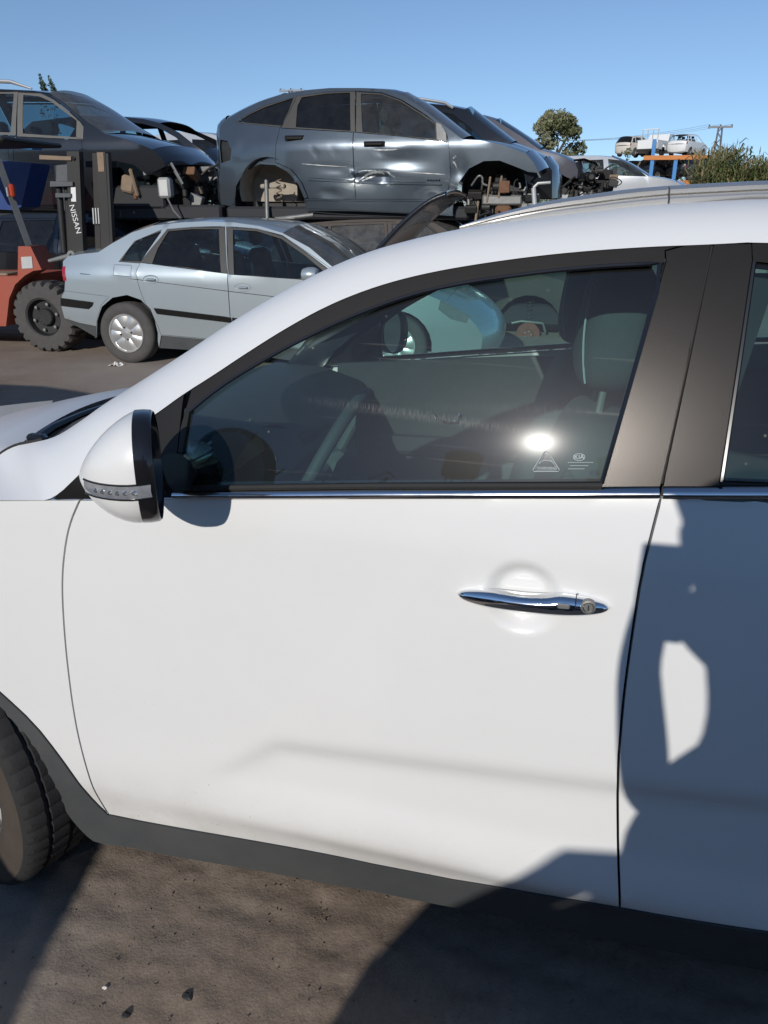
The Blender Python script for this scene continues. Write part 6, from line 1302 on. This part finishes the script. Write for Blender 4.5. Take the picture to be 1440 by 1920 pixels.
def reeds(name, label, xs, ys, h, n, seed, mats=('reed_green', 'reed_straw'), sc=1.0):
    rd_ = np.random.RandomState(seed); v = []; f = []; fm = []
    for i in range(n):
        x = rd_.uniform(*xs); y = rd_.uniform(*ys); hh = h * (1 + .10 * math.sin(x * 1.7 + seed) + .06 * math.sin(x * 4.3)) * rd_.uniform(.55, 1.05); lean = rd_.normal(0, .10, 2); a = rd_.uniform(0, 6.28); w = .02 * sc; k = len(v); ca, sa = math.cos(a) * w, math.sin(a) * w; top = np.array([x + lean[0] * hh, y + lean[1] * hh, hh])
        v += [(x - ca, y - sa, 0), (x + ca, y + sa, 0), tuple(top + [ca * .4, sa * .4, 0]), tuple(top - [ca * .4, sa * .4, 0])]; f.append((k, k + 1, k + 2, k + 3)); mm = int(rd_.rand() < .3); fm.append(mm)
        for j in range(9):
            t = rd_.uniform(.25, 1); p = np.array([x, y, 0]) * (1 - t) + top * t; p = np.array([x + lean[0] * hh * t, y + lean[1] * hh * t, hh * t]); a2 = rd_.uniform(0, 6.28); l_ = rd_.uniform(.25, .55) * sc; d = np.array([math.cos(a2), math.sin(a2), rd_.uniform(.2, 1.0)]); d /= np.linalg.norm(d); s_ = np.array([-math.sin(a2), math.cos(a2), 0]) * .028 * sc
            e = p + d * l_; g = e + np.array([math.cos(a2), math.sin(a2), -.6]) * l_ * .5; k = len(v); v += [tuple(p - s_), tuple(p + s_), tuple(e + s_), tuple(e - s_), tuple(g)]; f += [(k, k + 1, k + 2, k + 3), (k + 3, k + 2, k + 4)]; fm += [mm, mm]
        if rd_.rand() < .25:
            p = top; k = len(v); s_ = np.array([math.cos(a), math.sin(a), 0]) * .05; v += [tuple(p), tuple(p + s_ + [0, 0, .18]), tuple(p + [0, 0, .42]), tuple(p - s_ + [0, 0, .18])]; f.append((k, k + 1, k + 2, k + 3)); fm.append(1)
    o = mesh_obj(name, v, f, None, None, False, mats=list(mats), fm=fm); tag(o, label, 'reeds', kind='stuff'); return o
r0 = at_y(1340, 283, 38); r1 = at_y(1440, 283, 38)
reeds('reed_bed', 'dense green and straw coloured reeds at the right edge behind the white roof', (float(r0[0]), float(r0[0]) + 11), (37.5, 43), float(r0[2]) * .93, 4600, 2)
reeds('far_reeds', 'distant band of reeds closing the yard', (-60, 45), (88, 96), 5.2, 5000, 5)
# ------------------------------------------------------------------ what stands behind the camera: seen mirrored in the glass and by its shadows
reeds('roadside_reeds', 'tall green thicket across the lane mirrored in the SUV glass', (-32, 26), (-27, -24.0), 7.9, 4200, 7, sc=2.3)
def mirror_dir(px, py):
    p = un(px, py); e = .004; n = np.array([(hero_y(p[0] + e, p[1]) - hero_y(p[0] - e, p[1])) / (2 * e), -1, (hero_y(p[0], p[1] + e) - hero_y(p[0], p[1] - e)) / (2 * e)]); n /= np.linalg.norm(n)
    h = np.array([p[0], hero_y(*p), p[1]]); d = h - CP; d /= np.linalg.norm(d); return h, d - 2 * (d @ n) * n
h_, d_ = mirror_dir(872, 852); t_ = (-23.0 - h_[1]) / d_[1]; tp = h_ + d_ * t_
tk = empty('water_tank', (float(tp[0]), -23.0, 0)); tag(tk, 'water tank on a scaffold across the lane mirrored in the SUV glass', 'tank')
b = MB(); b.lathe([(0, 0), (.64, 0), (.66, .1), (.66, 1.35), (.6, 1.45), (0, 1.48)], (0, 0, float(tp[2]) - 1.45), 'z', 24); b.build('tank', 'concrete', tk)
for sx in (-1, 1):
    for sy in (-1, 1): b = MB(); b.tube([(sx * .35, sy * .35, 0), (sx * .35, sy * .35, float(tp[2]) - 1.45)], .05, 6); b.build('leg', 'galvanised', tk)
for z in (-1.3, -.7): b = MB(); b.tube([(.4, 0, float(tp[2]) + z), (1.0, 0, float(tp[2]) + z), (1.0, 0, float(tp[2]) + z + .5), (.4, 0, float(tp[2]) + z + .5)], .02, 5); b.build('railing', 'galvanised', tk)
# two cars parked along the other side of the lane
gen_car('parked_suv', 'dark SUV parked behind the photographer', 'SUV', -.82, -2.95, 0, 0, 'hatch', 'plum_paint', 4.4, 1.73, 1.8, .34, 'gloss_black', group='cars parked across the lane')
gen_car('parked_hatchback', 'black hatchback parked tail towards the gap behind the photographer', 'car', -1.40, -1.2, 0, math.pi, 'hatch', 'black_paint', 4.05, 1.48, 1.7, .31, group='cars parked across the lane')
# photographer: one continuous skinned figure holding the phone
def skin_figure(name, pts, edges, m, parent, sub=2):
    me = bpy.data.meshes.new(name); me.from_pydata([p[:3] for p in pts], edges, []); me.materials.append(MATS[m]); o = bpy.data.objects.new(name, me); COL.objects.link(o)
    md = o.modifiers.new('skin', 'SKIN'); md.use_smooth_shade = True
    for i, p in enumerate(pts): me.skin_vertices[0].data[i].radius = (p[3], p[4] if len(p) > 4 else p[3])
    me.skin_vertices[0].data[0].use_root = True
    s_ = o.modifiers.new('sub', 'SUBSURF'); s_.levels = sub; s_.render_levels = sub
    o.parent = parent; return o
def sunback(px, py, y):
    """point at depth y whose shadow falls on the door at this pixel"""
    p = un(px, py); q = np.array([p[0], hero_y(*p), p[1]]); return q + SUNV * ((y - q[1]) / SUNV[1])
PR = empty('person', (.30, -.45, 0)); tag(PR, 'photographer in dark jacket and jeans holding up a phone', 'person'); PO = Vector((.30, -.45, 0))
S = sunback
def J(p, r_, r2=None): q = Vector(p) - PO; return (q.x, q.y, q.z, r_, r2 or r_)
hand = S(1206, 1180, -.05); wrist = S(1196, 1250, -.08); elbow = S(1212, 1515, -.22); head = S(1408, 1060, -.27)
chest = S(1565, 1430, -.36); hip = S(1325, 1740, -.40); waist = S(1310, 1630, -.38); neck = S(1420, 1230, -.33); shl = S(1505, 1345, -.38)
J_ = [J(hip, .20, .13), J(waist, .205, .13), J(chest, .14, .12), J(neck, .085), J(S(1405, 1140, -.29), .075), J(head, .088, .10), J(S(1412, 1015, -.27), .09, .10), J(S(1430, 990, -.27), .075),
      J(shl, .06), J(elbow, .052), J(wrist, .036), J(hand, .040, .060), J(S(1560, 1420, -.38), .075), J(S(1545, 1360, -.25), .055), J(S(1425, 1258, -.15), .06), J(S(1300, 1115, -.06), .065, .105),
      J((hip[0] - .08, -.42, .80), .11), J((hip[0] - .09, -.40, .46), .075), J((hip[0] - .10, -.44, .10), .055), J((hip[0] - .11, -.34, .045), .045), J((hip[0] + .11, -.42, .80), .11), J((hip[0] + .13, -.40, .46), .075), J((hip[0] + .14, -.44, .10), .055), J((hip[0] + .16, -.34, .045), .045)]
E_ = [(0, 1), (1, 2), (2, 3), (3, 4), (4, 5), (5, 6), (6, 7), (2, 8), (8, 9), (9, 10), (10, 11), (2, 12), (12, 13), (13, 14), (14, 15), (0, 16), (16, 17), (17, 18), (18, 19), (0, 20), (20, 21), (21, 22), (22, 23)]
J_.append(J(S(1290, 1575, -.37), .17, .12)); E_.remove((1, 2)); E_ += [(1, len(J_) - 1), (len(J_) - 1, 2)]
k0 = len(J_)
for i, (dx, dz) in enumerate(((-.012, .045), (-.006, .030), (0, .012), (.004, -.006), (.03, .04))):
    a = Vector(hand) + Vector((dx, -.005, dz)); b_ = a + Vector((.028, .02, .012 if i < 4 else .02)); c_ = b_ + Vector((.018, -.012, .004)); n0 = len(J_); J_ += [J(a, .0095), J(b_, .0085), J(c_, .007)]; E_ += [(11, n0), (n0, n0 + 1), (n0 + 1, n0 + 2)]
skin_figure('body', J_, E_, 'jacket', PR)
cp = np.array([head[0], -.27, head[2] + .035]); b = MB(); b.lathe([(.0, .10), (.05, .095), (.09, .06), (.105, .0), (.10, -.02)], tuple(cp), 'z', 24); b.box((cp[0] - .01, cp[1] + .12, cp[2] - .005), (.16, .12, .012), bev=.005); b.build('cap', 'jeans', PR, off=tuple(PO))
pt = sunback(1205, 1016, -.012); pw, ph_ = .078, .165; b = MB(); b.box((pt[0] + pw / 2, -.014, pt[2] - ph_ / 2), (pw, .009, ph_), bev=.004); o = b.build('mobile_phone', 'gloss_black'); tag(o, 'black phone held up by the photographer', 'phone')
# ------------------------------------------------------------------ litter and stones
def pebble(p, s_, seed, name, m, flat=.6):
    rd_ = random.Random(seed); v = []; n = 9
    for i in range(5):
        ph = -math.pi / 2 + math.pi * i / 4
        for k in range(n): th = 2 * math.pi * k / n; r_ = s_ * rd_.uniform(.75, 1.2); v.append((p[0] + r_ * math.cos(ph) * math.cos(th), p[1] + r_ * math.cos(ph) * math.sin(th) * .8, p[2] + s_ * flat * .5 + r_ * math.sin(ph) * flat))
    return mesh_obj(name, v, [(i * n + k, i * n + (k + 1) % n, (i + 1) * n + (k + 1) % n, (i + 1) * n + k) for i in range(4) for k in range(n)], m, None, False)
tr = at_z(218, 686); rd_ = random.Random(4); b = MB(); v = []
for i in range(9):
    for k in range(6): v.append((tr[0] - .07 + .14 * i / 8 + rd_.uniform(-.012, .012), tr[1] - .04 + .08 * k / 5 + rd_.uniform(-.01, .01), .004 + rd_.uniform(0, .05) * math.sin(math.pi * i / 8)))
o = mesh_obj('crumpled_paper', v, [(i * 6 + k, i * 6 + k + 1, (i + 1) * 6 + k + 1, (i + 1) * 6 + k) for i in range(8) for k in range(5)], 'paper', None, False); tag(o, 'crumpled white paper on the asphalt in front of the saloon wheel', 'paper')
p = at_z(352, 1870); o = pebble(p, .013, 3, 'dark_chip', 'bitumen_chip', .5); tag(o, 'dark angular chip on the earth at the lower edge', 'chip')
p = at_z(236, 1905); o = pebble(p, .010, 5, 'dark_chip', 'bitumen_chip', .5); tag(o, 'small dark chip left of the larger one at the bottom edge', 'chip')
p = at_z(197, 1853); o = pebble(p, .006, 8, 'white_stone', 'paper', .6); tag(o, 'tiny pale stone near the shadow edge at lower left', 'stone')
rd_ = np.random.RandomState(9); v = []; f = []
for i in range(1900):
    x, y, s_ = rd_.uniform(-1.6, .5), rd_.uniform(.85, 2.0), min(.0032, rd_.gamma(1.6, .0008) + .0005); k = len(v); z = .001
    q = rd_.uniform(.7, 1.3, 6) * s_; v += [(x - q[0], y, z), (x, y - q[1], z), (x + q[2], y, z), (x, y + q[3], z), (x, y, z + q[4]), (x, y, z - q[5])]
    f += [(k, k + 1, k + 4), (k + 1, k + 2, k + 4), (k + 2, k + 3, k + 4), (k + 3, k, k + 4)]
o = mesh_obj('gravel', v, f, 'pebble', None, False); tag(o, 'fine grit scattered over the brown earth', 'gravel', kind='stuff')
# car standing nose to nose with the white SUV, out of frame; its shadow lies on the lane beyond the bonnet
gen_car('parked_hatchback', 'dark car standing in front of the white SUV bonnet', 'car', -4.15, 3.10, 0, math.pi, 'hatch', 'plum_paint', 4.1, 1.58, 1.72, .31, 'gloss_black', group='cars parked in line with the white SUV')
